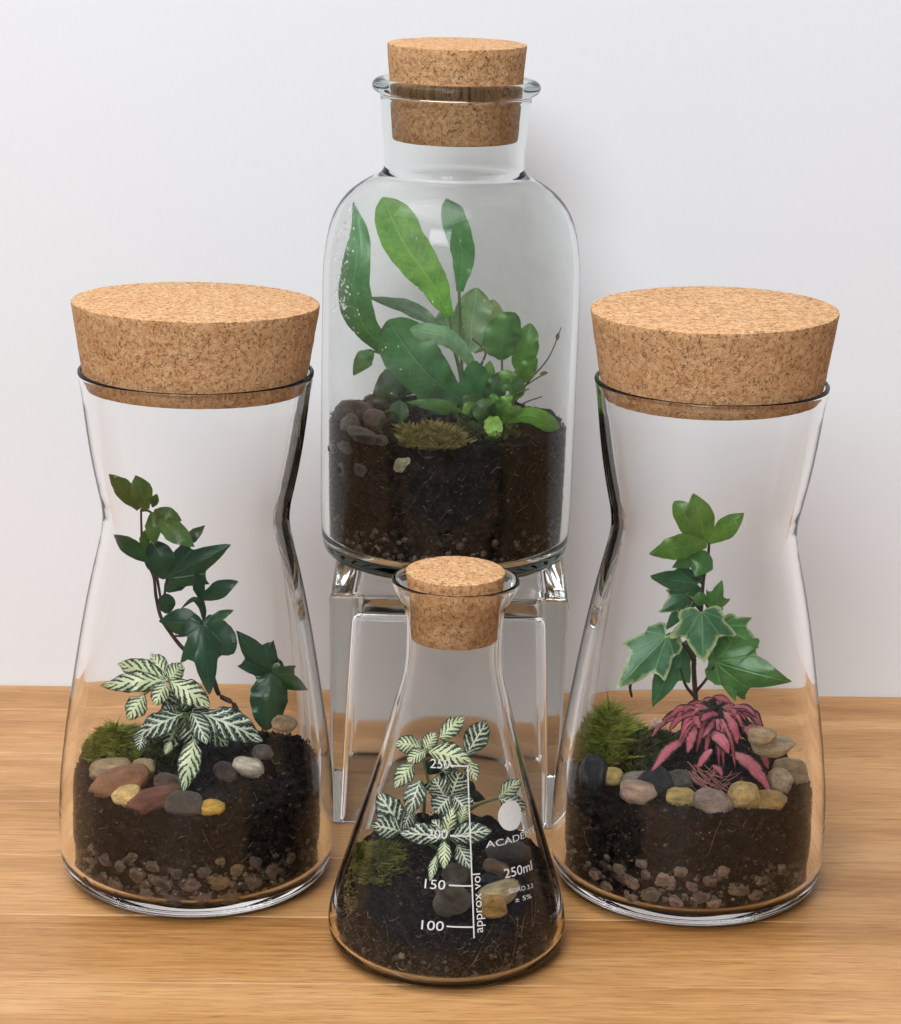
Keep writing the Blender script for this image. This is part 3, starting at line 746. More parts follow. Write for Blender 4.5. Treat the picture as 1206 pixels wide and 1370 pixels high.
for a in (
    (537, 624, 14, 15, 0, (0.50, 0.45, 0.30), 'pale cream stone pressed to the bottle glass below the moss', gB, 'wall'),
    (482, 628, 12, 12, 0, (0.14, 0.13, 0.125), 'small round grey stone pressed to the bottle glass', gB, 'wall'),
    (483, 584, 28, 11, -4, (0.10, 0.088, 0.08), 'long flat grey stone at the soil edge in the bottle', gB, 'wall'),
    (473, 552, 24, 19, 10, (0.105, 0.07, 0.058), 'large dark brown stone on top of the heap in the bottle', gB),
    (501, 566, 14, 15, 0, (0.16, 0.105, 0.085), 'mauve brown stone beside the mossy patch in the bottle', gB),
    (498, 538, 13, 9, 10, (0.16, 0.10, 0.08), 'small reddish brown stone behind the large dark brown one', gB),
    (453, 572, 12, 16, 0, (0.17, 0.13, 0.11), 'greyish brown stone squeezed against the bottle side', gB),
    (463, 598, 17, 10, 8, (0.085, 0.075, 0.07), 'dark grey flat stone under the long flat one in the bottle', gB, 'wall'),
    (447, 598, 10, 9, 0, (0.12, 0.10, 0.09), 'small grey-brown stone tucked by the bottle side above the narrow one', gB, 'wall'),
    (510, 590, 10, 8, 0, (0.10, 0.085, 0.075), 'little dark stone between the mauve stone and the moss', gB, 'wall'),
    (459, 628, 9, 11, 0, (0.13, 0.11, 0.095), 'narrow grey-brown stone low against the bottle glass', gB, 'wall')):
    pebble(VB, *a)
for a in (
    (611, 1172, 20, 16, 0, (0.105, 0.088, 0.065), 'dull grey-brown stone under the pale leaves in the flask', gF),
    (606, 1208, 27, 27, -20, (0.13, 0.11, 0.085), 'large grey stone behind the printed scale of the flask', gF, 'wall'),
    (668, 1195, 28, 15, 18, (0.50, 0.40, 0.23), 'long cream stone behind the yellow-tan one in the flask', gF),
    (663, 1217, 19, 18, 0, (0.46, 0.27, 0.085), 'round yellow-tan stone against the flask glass', gF, 'wall'),
    (680, 1141, 29, 18, 6, (0.045, 0.035, 0.030), 'large dark brown stone below the white dot of the flask', gF),
    (667, 1163, 20, 12, -16, (0.15, 0.09, 0.05), 'brown stone between the dark and cream stones in the flask', gF),
    (657, 1178, 14, 10, 0, (0.018, 0.022, 0.032), 'blue-black chip of stone behind the cream one in the flask', gF)):
    pebble(VF, *a)

# packed grit filling the gaps of the drainage layer, part of each soil
def grit(V, owner, n, zlo, zhi, seed, cols):
    rg = random.Random(seed); verts, faces, uv = [], [], []
    b = bmesh.new(); bmesh.ops.create_icosphere(b, subdivisions=1, radius=1.0); bv = [v.co.copy() for v in b.verts]; bf = [tuple(q.index for q in f.verts) for f in b.faces]; b.free()
    for _ in range(n):
        a = -math.pi / 2 + rg.uniform(-1.75, 1.75); t = rg.random() ** 1.5; z = V.z + (zlo + (zhi - zlo) * t) * MM
        r = rg.uniform(0.8, 2.3) * MM * (1 - 0.35 * t); sx, sy, sz = r * rg.uniform(0.8, 1.5), r * 0.7, r * rg.uniform(0.7, 1.1)
        rad = V.rin(z - sz * 0.4) - sy * 0.75 - 0.0004; cx_, cy_ = V.x + math.cos(a) * rad, V.y + math.sin(a) * rad; u = rg.random(); off = Vector((rg.random() * 50, 0, 0))
        z = max(z, V.z + V.floor * MM + sz + 0.0003); n0 = len(verts); tw = rg.uniform(-0.5, 0.5)
        for v in bv:
            k = 1 + 0.35 * mnoise.noise(v * 1.3 + off); lx, ly, lz = v.x * sx * k, v.y * sy * k, v.z * sz * k; lx, lz = lx * math.cos(tw) - lz * math.sin(tw), lx * math.sin(tw) + lz * math.cos(tw)
            verts.append(V.inside(Vector((cx_ - math.sin(a) * lx + math.cos(a) * ly, cy_ + math.cos(a) * lx + math.sin(a) * ly, z + lz)), 0.0003)); uv.append((u, 0))
        faces += [tuple(n0 + i for i in f) for f in bf]
    o = link('drainage_grit', mesh_from('drainage_grit', verts, faces, uv), M['grit'], owner); o['kind'] = 'stuff'
def make_grit():
    g = G('drainage_grit'); u, v = g.uv('UVMap'); c = g.coord(); n = g.noise(c, 700, 4)
    return g.done(g.bsdf(g.ramp(u * 0.8 + n * 0.4 - 0.1, [(0.05, (0.012, 0.008, 0.006)), (0.4, (0.045, 0.030, 0.022)), (0.7, (0.10, 0.068, 0.048)), (0.95, (0.20, 0.145, 0.10))]), 0.55, g.bump(n, 0.6, 0.0006)))
M['grit'] = make_grit()
soils = [o for o in col.objects if o.name.split('.')[0] == 'soil']
grit(VL, soils[0], 300, 7.5, 22, 41, 0); grit(VR, soils[1], 280, 7.5, 22, 42, 0); grit(VB, soils[2], 160, 6.5, 20, 43, 0); grit(VF, soils[3], 70, 5, 12, 44, 0)

# ------------------------------------------------------------------ moss
def moss(V, px, py, rx, ry, n, length, mat, label, lean=0.35, blades_w=0.00035, lift=0.004, seed=1, bend=0.4, mode='top'):
    """a low cushion of many small leaflets, centred on a pixel of the soil surface"""
    c = V.hit_soil(px, py) if mode == 'top' else V.hit_wall(px, py, 0.003)
    s = mpp(c.y); ax = rx * s; ay = ry * s
    rg = random.Random(seed); verts, faces, uv = [], [], []
    for _ in range(n):
        a = rg.uniform(0, 6.283); rr = math.sqrt(rg.random()); x = c.x + math.cos(a) * rr * ax; y = c.y + math.sin(a) * rr * ay
        lump = 0.62 + 0.75 * mnoise.noise(Vector((x, y, seed * .1)) * 190)
        if lump < 0.22 or (rr > 0.7 and rg.random() < 0.5): continue
        z = V.h(x, y) + lift * (1 - rr * rr) * lump if mode == 'top' else c.z + lift * math.sin(a) * rr
        p = V.inside(Vector((x, y, z)), 0.0022)
        L = length * rg.uniform(0.5, 1.15) * lump; out = Vector((math.cos(a) * rr * 0.5 + rg.gauss(0, lean), math.sin(a) * rr * 0.5 - 0.1 + rg.gauss(0, lean), 1)).normalized()
        sd = out.cross(Vector((rg.gauss(0, 1), rg.gauss(0, 1), rg.gauss(0, .3)))).normalized() * blades_w * rg.uniform(0.6, 1.3)
        q = Vector((rg.gauss(0, bend), rg.gauss(0, bend), 0)) * L
        n0 = len(verts); u = rg.random()
        for t, wd in ((0, 0.5), (0.5, 1.0), (1.0, 0.0)):
            m = V.inside(p + out * (L * t) + q * t * t, 0.0008)
            if wd: verts += [m - sd * wd, m + sd * wd]; uv += [(u, t), (u, t)]
            else: verts.append(m); uv.append((u, t))
        faces += [(n0, n0 + 1, n0 + 3, n0 + 2), (n0 + 2, n0 + 3, n0 + 4)]
    o = link('moss', mesh_from('moss', verts, faces, uv), M[mat]); tag(o, label, 'moss', None, 'stuff'); return o
moss(VL, 152, 1000, 42, 50, 7000, 0.0042, 'moss_green', 'green moss cushion behind the tan pebbles in nerve plant jar', lift=0.007, lean=0.6, bend=0.8, seed=1)
moss(VL, 215, 1005, 40, 45, 3000, 0.0035, 'moss_dark', 'dark moss beneath the nerve plant leaves', lift=0.003, seed=2)
moss(VR, 808, 985, 42, 55, 6500, 0.0075, 'moss_green', 'bright yellow-green moss tuft beside the pink plant', lean=0.4, bend=0.6, lift=0.006, seed=3)
moss(VR, 862, 1000, 38, 50, 4500, 0.004, 'moss_dark', 'dark straggly moss between the bright tuft and the pink plant', lean=0.7, lift=0.005, seed=4)
moss(VB, 580, 585, 42, 50, 3600, 0.0055, 'moss_brown', 'yellowish brown moss at the soil edge below the fern', lean=0.7, blades_w=0.0006, lift=0.004, seed=5)
moss(VB, 650, 575, 45, 60, 1800, 0.004, 'moss_dark', 'dark moss under the fern on the bottle soil', lean=0.7, blades_w=0.0006, lift=0.002, seed=7)
moss(VF, 494, 1150, 44, 44, 4200, 0.0042, 'moss_olive', 'olive and yellow moss against the sloping flask glass', lean=0.9, bend=0.9, lift=0.003, seed=6)
moss(VF, 475, 1195, 26, 30, 1800, 0.007, 'moss_brown', 'dry straw-coloured moss at the flask wall', lean=0.9, blades_w=0.0004, lift=0.009, seed=8, mode='wall')

# ------------------------------------------------------------------ leaves
SHAPES = {
    'oval':  [(0, 0.06), (0.08, 0.42), (0.25, 0.86), (0.45, 1.0), (0.65, 0.86), (0.85, 0.50), (0.95, 0.22), (1, 0.02)],
    'lance': [(0, 0.08), (0.12, 0.45), (0.35, 1.0), (0.6, 0.88), (0.85, 0.42), (1, 0.02)],
    'strap': [(0, 0.22), (0.1, 0.40), (0.3, 0.72), (0.55, 0.94), (0.75, 1.0), (0.9, 0.82), (0.97, 0.50), (1, 0.12)],
    'round': [(0, 0.15), (0.1, 0.62), (0.3, 0.98), (0.5, 1.0), (0.75, 0.84), (0.92, 0.5), (1, 0.08)],
    'blade': [(0, 0.35), (0.2, 0.80), (0.45, 1.0), (0.7, 0.86), (0.9, 0.45), (1, 0.03)],
    'point': [(0, 0.20), (0.15, 0.62), (0.4, 1.0), (0.65, 0.85), (0.85, 0.45), (1, 0.02)],
}
def facing(p): return (CAM - p).normalized()
def strap_leaf(V, root, pts, width, mat, c=(1, 1, 1), shape='oval', roll=0.0, fold=0.25, wave=0.05, nu=10, nvv=22, seed=0, name='leaf', droop=0.0, label=None, ruffle=0.05):
    """pts: (px, py, depth mm behind the vessel's axis) along the midrib, stalk first; width in photograph pixels"""
    rg = random.Random(seed * 31 + 5)
    P = [V.inside(at(x, y, V.y + d * MM)) for x, y, d in pts]
    if len(P) == 2:
        mid = (P[0] + P[1]) / 2 + facing(P[0]) * ((P[1] - P[0]).length * 0.10) + Vector((0, 0, (P[1] - P[0]).length * 0.03)); P = [P[0], mid, P[1]]
    S = crs(P, nvv); hw = width * mpp(S[len(S) // 2].y) / 2
    sx = [a for a, b in SHAPES[shape]]; sy = [b for a, b in SHAPES[shape]]
    ph = rg.uniform(0, 6.28); fr = rg.uniform(2.2, 3.6); asym = rg.uniform(-0.06, 0.06)
    verts, faces, uv, ed = [], [], [], []
    for j, p in enumerate(S):
        t = j / nvv; tg = (S[min(j + 1, nvv)] - S[max(j - 1, 0)]).normalized()
        n0 = facing(p); sd = tg.cross(n0).normalized(); nn = sd.cross(tg).normalized()
        ca, sa = math.cos(R(roll)), math.sin(R(roll)); side = sd * ca + nn * sa; nor = nn * ca - sd * sa
        w = float(np.mean(np.interp(np.clip([t - 0.06, t - 0.03, t, t + 0.03, t + 0.06], 0, 1), sx, sy))) * hw * (1 if t < 0.999 else 0.25)
        for i in range(nu + 1):
            s = i / nu * 2 - 1
            ws = w * (1 + asym * (1 if s > 0 else -1)) * (1 + ruffle * mnoise.noise(Vector((t * 11, s * 2, seed))) + ruffle * 0.4 * mnoise.noise(Vector((t * 27, s * 2, seed))))
            lift = -fold * abs(s) ** 1.4 * w + wave * hw * math.sin(ph + fr * 6.28 * t + (1.3 if s > 0 else 0)) * abs(s) ** 2 - droop * hw * (t ** 2)
            q = p + side * (s * ws) + nor * lift
            verts.append(V.inside(q, 0.0007)); uv.append(((s + 1) / 2, t)); ed.append((abs(s), t))
    for j in range(nvv):
        for i in range(nu):
            a = j * (nu + 1) + i; faces.append((a, a + 1, a + nu + 2, a + nu + 1))
    o = link(name, mesh_from(name, verts, faces, uv, ed), M[mat], root); o.color = (*(q * V.leafy for q in c), 1)
    if label: o['label'] = label
    return o
IVY = [(0.0, 0.02), (0.10, -0.07), (0.24, -0.12), (0.40, -0.06), (0.47, 0.06), (0.44, 0.17), (0.54, 0.28), (0.66, 0.47), (0.50, 0.47), (0.33, 0.52), (0.27, 0.66), (0.15, 0.84), (0.05, 0.96), (0.0, 1.0)]
def ivy_leaf(V, root, base, tip, width, mat='ivy', c=(0.03, 0.08, 0.03), roll=0.0, fold=0.18, curl=0.12, seed=0, lobes=1.0, name='leaf'):
    """five-lobed leaf; base and tip are (px, py, depth mm); width in pixels between the side lobes"""
    rg = random.Random(seed * 13 + 1); curl = rg.uniform(0.10, 0.30)
    A = V.inside(at(base[0], base[1], V.y + base[2] * MM)); B = V.inside(at(tip[0], tip[1], V.y + tip[2] * MM))
    ax = B - A; L = ax.length; yh = ax / L; n0 = facing((A + B) / 2); xh = yh.cross(n0).normalized(); nn = xh.cross(yh).normalized()
    ca, sa = math.cos(R(roll)), math.sin(R(roll)); xh, nn = xh * ca + nn * sa, nn * ca - xh * sa
    hw = width * mpp(A.y) / 2 / 0.62
    half = IVY; pts2 = []
    for x, y in half: pts2.append((x, y))
    for x, y in reversed(half[1:-1]): pts2.append((-x, y))
    fine = []
    n = len(pts2)
    for i in range(n):            # light rounding of the outline
        p0, p1, p2, p3 = (Vector((*pts2[(i + k - 1) % n], 0)) for k in range(4))
        for t in (0, 0.25, 0.5, 0.75):
            cr_ = 0.5 * ((2 * p1) + (p2 - p0) * t + (2 * p0 - 5 * p1 + 4 * p2 - p3) * t * t + (3 * p1 - p0 - 3 * p2 + p3) * t ** 3)
            ln = p1.lerp(p2, t); q = ln.lerp(cr_, 0.7)
            q.x *= (1 + 0.07 * mnoise.noise(Vector((i * 0.8, seed, 0)))); q.y += 0.03 * mnoise.noise(Vector((i * 0.8, seed, 5)))
            fine.append(q)
    cen = Vector((0, 0.27, 0)); verts, faces, uv, ed = [], [], [], []
    nk = 7; m2 = len(fine)
    ph = rg.uniform(0, 6.28)
    def place(q, rho):
        x, y = q.x, q.y
        z = -fold * abs(x) * hw - curl * L * (y - 0.3) ** 2 - curl * 0.8 * hw * x * x + 0.035 * L * math.sin(ph + 7 * x + 5 * y) * rho ** 2
        return V.inside(A + xh * (x * hw) + yh * (y * L) + nn * z, 0.0007)
    verts.append(place(cen, 0)); uv.append((0.5, cen.y)); ed.append((0, 0))
    for k in range(1, nk + 1):
        rho = k / nk
        for q in fine:
            p = cen.lerp(q, rho); verts.append(place(p, rho)); uv.append(((p.x + 1) / 2, p.y)); ed.append((rho, 0))
    for i in range(m2): faces.append((0, 1 + i, 1 + (i + 1) % m2))
    for k in range(nk - 1):
        for i in range(m2):
            j = (i + 1) % m2; a = 1 + k * m2; faces.append((a + i, a + m2 + i, a + m2 + j, a + j))
    o = link(name, mesh_from(name, verts, faces, uv, ed), M[mat], root); o.color = (*(q * V.leafy for q in c), 1); return o
def stem(V, root, pts, w0, w1, mat='stem', name='stem'):
    P = [V.inside(at(x, y, V.y + d * MM), 0.001) for x, y, d in pts]; s = mpp(P[0].y) / 2
    if len(P) == 2: P = [P[0], (P[0] + P[1]) / 2 + Vector((0, 0, 0.0004)), P[1]]
    verts, faces = [], []; tube_into(verts, faces, crs(P, 5 * len(P)), w0 * s, w1 * s, 8)
    return link(name, mesh_from(name, verts, faces), M[mat], root)
def plant(V, name, px, py, label, cat='plant'):
    p = V.hit_soil(px, py); o = empty(name, p); tag(o, label, cat); bpy.context.view_layer.update(); return o

VR.leafy = 1.45
# ---- trailing ivy, left jar
DG, MG, OG, LG = (0.016, 0.068, 0.030), (0.028, 0.095, 0.034), (0.062, 0.155, 0.030), (0.080, 0.185, 0.042)
iv = plant(VL, 'ivy', 318, 985, 'trailing dark green ivy climbing out of the nerve plant jar soil')
D0 = 4
stem(VL, iv, [(322, 985, 2), (314, 945, 3), (293, 930, 4), (283, 905, 5), (262, 885, 5), (243, 867, 5), (230, 851, 5), (215, 828, 5), (208, 800, 5), (205, 774, 5), (198, 756, 5), (189, 723, 5), (187, 684, 4)], 8, 3)
for pts in ([(208, 768, 6), (212, 790, 6), (216, 815, 6)], [(223, 776, 3), (221, 786, 4), (218, 806, 5)], [(271, 805, 2), (274, 820, 2), (271, 836, 2)], [(271, 836, 1), (250, 850, 3), (232, 852, 5)], [(187, 684, 4), (196, 684, 3), (206, 690, 2)], [(363, 902, 6), (358, 940, 8), (350, 985, 6)]):
    stem(VL, iv, pts, 4.5, 3, name='leaf_stalk')
k = 0
for base, tip, w, c, shp, roll in (
    ((184, 683, 4), (137, 636, 0), 27, OG, 'point', 15), ((195, 683, 3), (180, 637, 0), 29, LG, 'point', -10), ((203, 680, 4), (209, 662, 3), 11, MG, 'oval', 0),
    ((205, 684, 2), (243, 697, 0), 20, OG, 'point', 10), ((209, 696, 0), (260, 731, -6), 27, LG, 'point', 10), ((203, 686, 1), (206, 729, -3), 21, OG, 'point', -10),
    ((196, 752, 4), (149, 714, 0), 24, MG, 'point', 15), ((244, 728, 6), (274, 703, 8), 15, MG, 'point', 20), 
    ((222, 775, 4), (203, 722, 6), 38, DG, 'round', 10), ((194, 734, 2), (193, 709, 0), 14, OG, 'oval', 0),
    ((271, 805, 1), (260, 764, -2), 17, DG, 'point', -20), ((268, 801, 0), (318, 778, -4), 24, DG, 'point', 20), ((222, 822, 3), (221, 795, 2), 22, DG, 'round', 0),
    ((272, 838, 0), (212, 832, 2), 36, DG, 'point', 10), ((273, 836, -2), (312, 875, -8), 38, DG, 'round', -15), 
    ((276, 834, 0), (312, 817, -2), 13, MG, 'oval', 20)):
    k += 1; strap_leaf(VL, iv, [base, tip], w * 1.12, 'leaf', c, shp, roll, 0.22, 0.08, seed=k)
strap_leaf(VL, iv, [(272, 834, 0), (268, 812, -3), (258, 803, -4), (240, 817, -3)], 10, 'leaf', DG, 'lance', 20, seed=30)
ivy_leaf(VL, iv, (222, 774, 3), (305, 729, 2), 66, 'ivy', DG, 0, seed=43); ivy_leaf(VL, iv, (270, 836, -4), (281, 930, -12), 62, 'ivy', DG, 5, seed=44)
ivy_leaf(VL, iv, (364, 903, 2), (317, 847, 0), 58, 'ivy', DG, 10, seed=40)
ivy_leaf(VL, iv, (364, 902, 0), (420, 924, -2), 44, 'ivy', MG, -20, seed=41)
strap_leaf(VL, iv, [(363, 900, -2), (360, 935, -8), (355, 978, -10)], 52, 'ivy', DG, 'round', 5, 0.3, 0.12, seed=42)

# ---- white-veined nerve plant, left jar
fl = plant(VL, 'nerve_plant', 245, 1010, 'low nerve plant with white-netted leaves in front of the trailing ivy')
stem(VL, fl, [(247, 1010, -2), (247, 975, -3), (238, 940, -4), (226, 911, -6)], 6, 4, 'gstem'); stem(VL, fl, [(247, 1005, -4), (250, 980, -6), (250, 957, -8)], 5, 4, 'gstem')
k = 50
for base, tip, w, mt, shp, roll in (
    ((222, 909, -6), (151, 889, 2), 32, 'fit_pale', 'oval', 10), ((222, 911, -7), (133, 917, -8), 30, 'fit_pale', 'oval', -12), ((222, 907, -5), (197, 873, 4), 27, 'fit_pale', 'oval', 8),
    ((225, 910, -6), (246, 888, 0), 26, 'fit_pale', 'round', 0), ((228, 912, -8), (282, 945, -12), 38, 'fit_pale', 'oval', 12), ((223, 913, -9), (207, 943, -18), 27, 'fit_pale', 'oval', 0),
    ((192, 930, -8), (170, 963, -14), 32, 'fit_pale', 'oval', -10), ((244, 955, -8), (178, 987, -14), 36, 'fit_dark', 'oval', -10), ((268, 954, -8), (352, 991, -12), 46, 'fit_dark', 'oval', 8),
    ((257, 954, -10), (276, 994, -20), 30, 'fit_dark', 'oval', 0), ((260, 988, -14), (245, 1058, -27), 34, 'fit_pale', 'oval', 0), ((191, 982, -12), (186, 1004, -16), 20, 'fit_dark', 'oval', 0),
    ((229, 992, -10), (221, 1009, -14), 14, 'fit_pale', 'oval', 0), ((243, 955, -2), (237, 914, -2), 42, 'fit_dark', 'round', 0), ((255, 955, 0), (275, 925, 2), 34, 'fit_dark', 'oval', 10),
    ((240, 956, -6), (212, 952, -8), 26, 'fit_dark', 'oval', 0), ((250, 962, -4), (262, 1000, -8), 40, 'fit_dark', 'round', 0), ((240, 962, -4), (222, 1002, -6), 40, 'fit_dark', 'round', 0), ((265, 962, -2), (306, 1000, -4), 36, 'fit_dark', 'round', 0)):
    k += 1; strap_leaf(VL, fl, [base, tip], w, mt, (1, 1, 1), shp, roll, 0.24, 0.20, seed=k, droop=0.35, ruffle=0.12)
    cx_, cy_, cz_ = min(((226, 911, -6), (250, 957, -8)), key=lambda q: math.hypot(q[0] - base[0], q[1] - base[1]))
    if math.hypot(cx_ - base[0], cy_ - base[1]) > 5: stem(VL, fl, [(cx_, cy_, cz_), ((cx_ + base[0]) / 2, (cy_ + base[1]) / 2 - 2, (cz_ + base[2]) / 2), base], 3.5, 2.6, 'gstem', 'leaf_stalk')

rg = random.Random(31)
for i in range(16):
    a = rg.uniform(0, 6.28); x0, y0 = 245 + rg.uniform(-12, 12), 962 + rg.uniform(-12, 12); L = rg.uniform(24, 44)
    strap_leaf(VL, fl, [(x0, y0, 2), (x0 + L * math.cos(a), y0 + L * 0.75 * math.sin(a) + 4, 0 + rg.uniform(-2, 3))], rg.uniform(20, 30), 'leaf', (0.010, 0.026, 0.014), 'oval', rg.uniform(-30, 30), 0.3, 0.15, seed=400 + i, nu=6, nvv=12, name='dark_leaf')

# ---- upright variegated ivy, right jar
ir = plant(VR, 'ivy', 932, 975, 'upright ivy with lobed pale-edged leaves above the pink plant')
G1, G2, G3, G4 = (0.075, 0.180, 0.032), (0.026, 0.090, 0.036), (0.040, 0.120, 0.050), (0.055, 0.150, 0.040)
stem(VR, ir, [(934, 985, 8), (932, 940, 8), (929, 888, 8), (934, 850, 8), (939, 817, 8), (942, 777, 8), (948, 749, 7), (950, 722, 6)], 8, 3.5)
for pts in ([(932, 926, 8), (944, 912, 6), (957, 892, 3)], [(929, 932, 8), (918, 917, 6), (911, 895, 4)], [(931, 890, 7), (920, 868, 5), (909, 858, 3)], [(939, 818, 8), (928, 806, 7), (918, 797, 5)], [(940, 800, 8), (948, 812, 5), (954, 818, 3)], [(931, 885, 6), (918, 866, 4), (905, 855, 3)], [(936, 840, 8), (955, 838, 7), (968, 840, 6)], [(940, 780, 8), (934, 776, 7), (930, 772, 5)], [(846, 912, -4), (844, 920, -3), (846, 932, 0)]):
    stem(VR, ir, pts, 5, 3.5, name='leaf_stalk')
k = 100
for base, tip, w, c, shp, roll in (((950, 725, 3), (997, 687, 0), 30, G1, 'point', 10), ((947, 727, 3), (870, 741, -6), 36, G1, 'point', 12), ((946, 728, 4), (928, 661, 3), 40, G1, 'point', 0), ((944, 729, 4), (902, 672, 5), 36, G1, 'round', 6),
    ((947, 738, 5), (900, 759, 2), 24, G4, 'point', 0), ((948, 738, 3), (931, 772, -3), 34, G4, 'point', 0), ((947, 806, 4), (928, 800, 2), 19, G4, 'round', 0)):
    k += 1; strap_leaf(VR, ir, [base, tip], w, 'leaf', c, shp, roll, 0.22, 0.08, seed=k)
for base, tip, w, mt, c, roll, fold in (
    ((935, 782, 6), (872, 772, 2), 52, 'ivy', G2, 5, 0.2), ((922, 797, 5), (884, 820, 0), 40, 'ivy_var', G2, 10, 0.25), ((954, 817, 3), (966, 778, 0), 34, 'ivy', G4, 10, 0.3),
    ((939, 818, 0), (942, 884, -10), 84, 'ivy_var', G3, 0, 0.2), ((893, 850, 2), (826, 920, -8), 74, 'ivy_var', G3, -10, 0.25), ((911, 862, 6), (876, 946, -2), 66, 'ivy', G3, 8, 0.25),
    ((957, 886, 2), (1057, 914, -8), 84, 'ivy', G4, -12, 0.2), ((968, 838, 8), (1017, 866, 2), 62, 'ivy_var', G4, 10, 0.25), ((925, 800, 7), (890, 845, 6), 34, 'ivy', G2, 0, 0.2), ((962, 868, 5), (985, 938, -2), 52, 'ivy', G4, 0, 0.2)):
    k += 1; ivy_leaf(VR, ir, base, tip, w, mt, c, roll, fold, seed=k)

# ---- pink plant, right jar
pp = plant(VR, 'pink_plant', 960, 990, 'low rosette of drooping pink leaves with dark edges on the pebbles')
def zp(u, v): return (740 + u * 0.3068, 900 + v * 0.3068)
stem(VR, pp, [(*zp(700, 330), 2), (*zp(700, 240), 0), (*zp(700, 150), -2)], 7, 5, 'pstem')
k = 150
pink = [
    ([(580, 290, -12), (505, 335, -17), (435, 430, -22)], 45), ([(628, 230, -12), (605, 285, -17), (590, 352, -20)], 42), ([(685, 255, -13), (735, 295, -18), (768, 352, -20)], 56),
    ([(750, 165, -8), (788, 230, -14), (806, 312, -17)], 48), ([(800, 205, -6), (890, 275, -12), (938, 418, -17)], 62), ([(780, 348, -15), (868, 405, -19), (942, 512, -24)], 58),
    ([(830, 165, 0), (885, 190, -3), (915, 262, -7)], 46), ([(728, 182, -8), (685, 180, -13), (640, 213, -16)], 42), ([(708, 198, -9), (685, 240, -15), (653, 286, -18)], 38),
    ([(610, 170, -4), (525, 185, -8), (455, 248, -10)], 34), ([(615, 190, -6), (550, 195, -10), (495, 215, -12)], 28), ([(500, 215, -8), (460, 240, -11), (435, 284, -12)], 24),
    ([(692, 333, -16), (660, 372, -19), (633, 412, -21)], 42), ([(690, 118, 0), (735, 112, -3), (778, 132, -5)], 30), ([(640, 130, 0), (690, 120, -3), (735, 138, -5)], 28), ([(655, 150, -3), (690, 150, -6), (722, 168, -8)], 28),
    ([(700, 405, -18), (725, 420, -20), (738, 450, -22)], 34), ([(598, 190, -8), (625, 205, -13), (645, 245, -15)], 34), ([(730, 140, -2), (765, 140, -5), (795, 165, -7)], 30), ([(720, 200, -8), (745, 230, -12), (740, 275, -14)], 34),
    ([(650, 130, 2), (610, 140, 0), (580, 165, -3)], 30), ([(760, 180, -2), (800, 180, -4), (830, 210, -8)], 36), ([(640, 180, -6), (600, 200, -10), (560, 225, -12)], 36)]
rg = random.Random(77)
for i in range(30):
    a = rg.uniform(-0.5, 3.65); q = rg.uniform(0.45, 1.0); ca, sa = math.cos(a), math.sin(a)
    u0, v0 = 710 + 70 * q * ca, 165 + 45 * q * sa; u1, v1 = 705 + 205 * q * ca, 180 + 215 * q * max(sa, -0.15) + 50 * q
    pink.append(([(u0, v0, -3 - 8 * q), ((u0 + u1) / 2 + 14 * ca, (v0 + v1) / 2 - 22, -7 - 8 * q), (u1, v1, -8 - 9 * q)], rg.uniform(20, 34)))
for pts, w in pink:
    k += 1; strap_leaf(VR, pp, [(*zp(u, v), d) for u, v, d in pts], w * 0.3068 * 1.18, 'pink', (1, 1, 1), 'blade', random.uniform(-30, 30), 0.12, 0.22, seed=k, nu=8, nvv=16)
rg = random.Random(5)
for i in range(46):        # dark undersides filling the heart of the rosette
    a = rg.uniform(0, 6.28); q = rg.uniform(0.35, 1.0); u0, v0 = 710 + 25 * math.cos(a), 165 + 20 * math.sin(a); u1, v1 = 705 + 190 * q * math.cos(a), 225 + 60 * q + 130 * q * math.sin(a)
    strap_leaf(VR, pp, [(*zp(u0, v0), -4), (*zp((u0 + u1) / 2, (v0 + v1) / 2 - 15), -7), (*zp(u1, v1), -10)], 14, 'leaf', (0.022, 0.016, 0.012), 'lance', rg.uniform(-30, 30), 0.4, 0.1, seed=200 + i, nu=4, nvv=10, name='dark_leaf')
for i in range(24):        # thin pink stalks curling over the pebbles
    u0 = rg.uniform(565, 690); v0 = rg.uniform(385, 450); u1 = u0 + rg.uniform(70, 190); v1 = v0 + rg.uniform(-10, 70); b = rg.uniform(15, 60)
    stem(VR, pp, [(*zp(u0, v0), -17), (*zp((u0 * 2 + u1) / 3, (v0 * 2 + v1) / 3 + b * 0.8), -23), (*zp((u0 + u1 * 2) / 3, (v0 + v1 * 2) / 3 + b), -24), (*zp(u1, v1), -20)], rg.uniform(0.9, 1.9), 0.8, 'pstem', 'leaf_stalk')

VB.leafy = 1.6
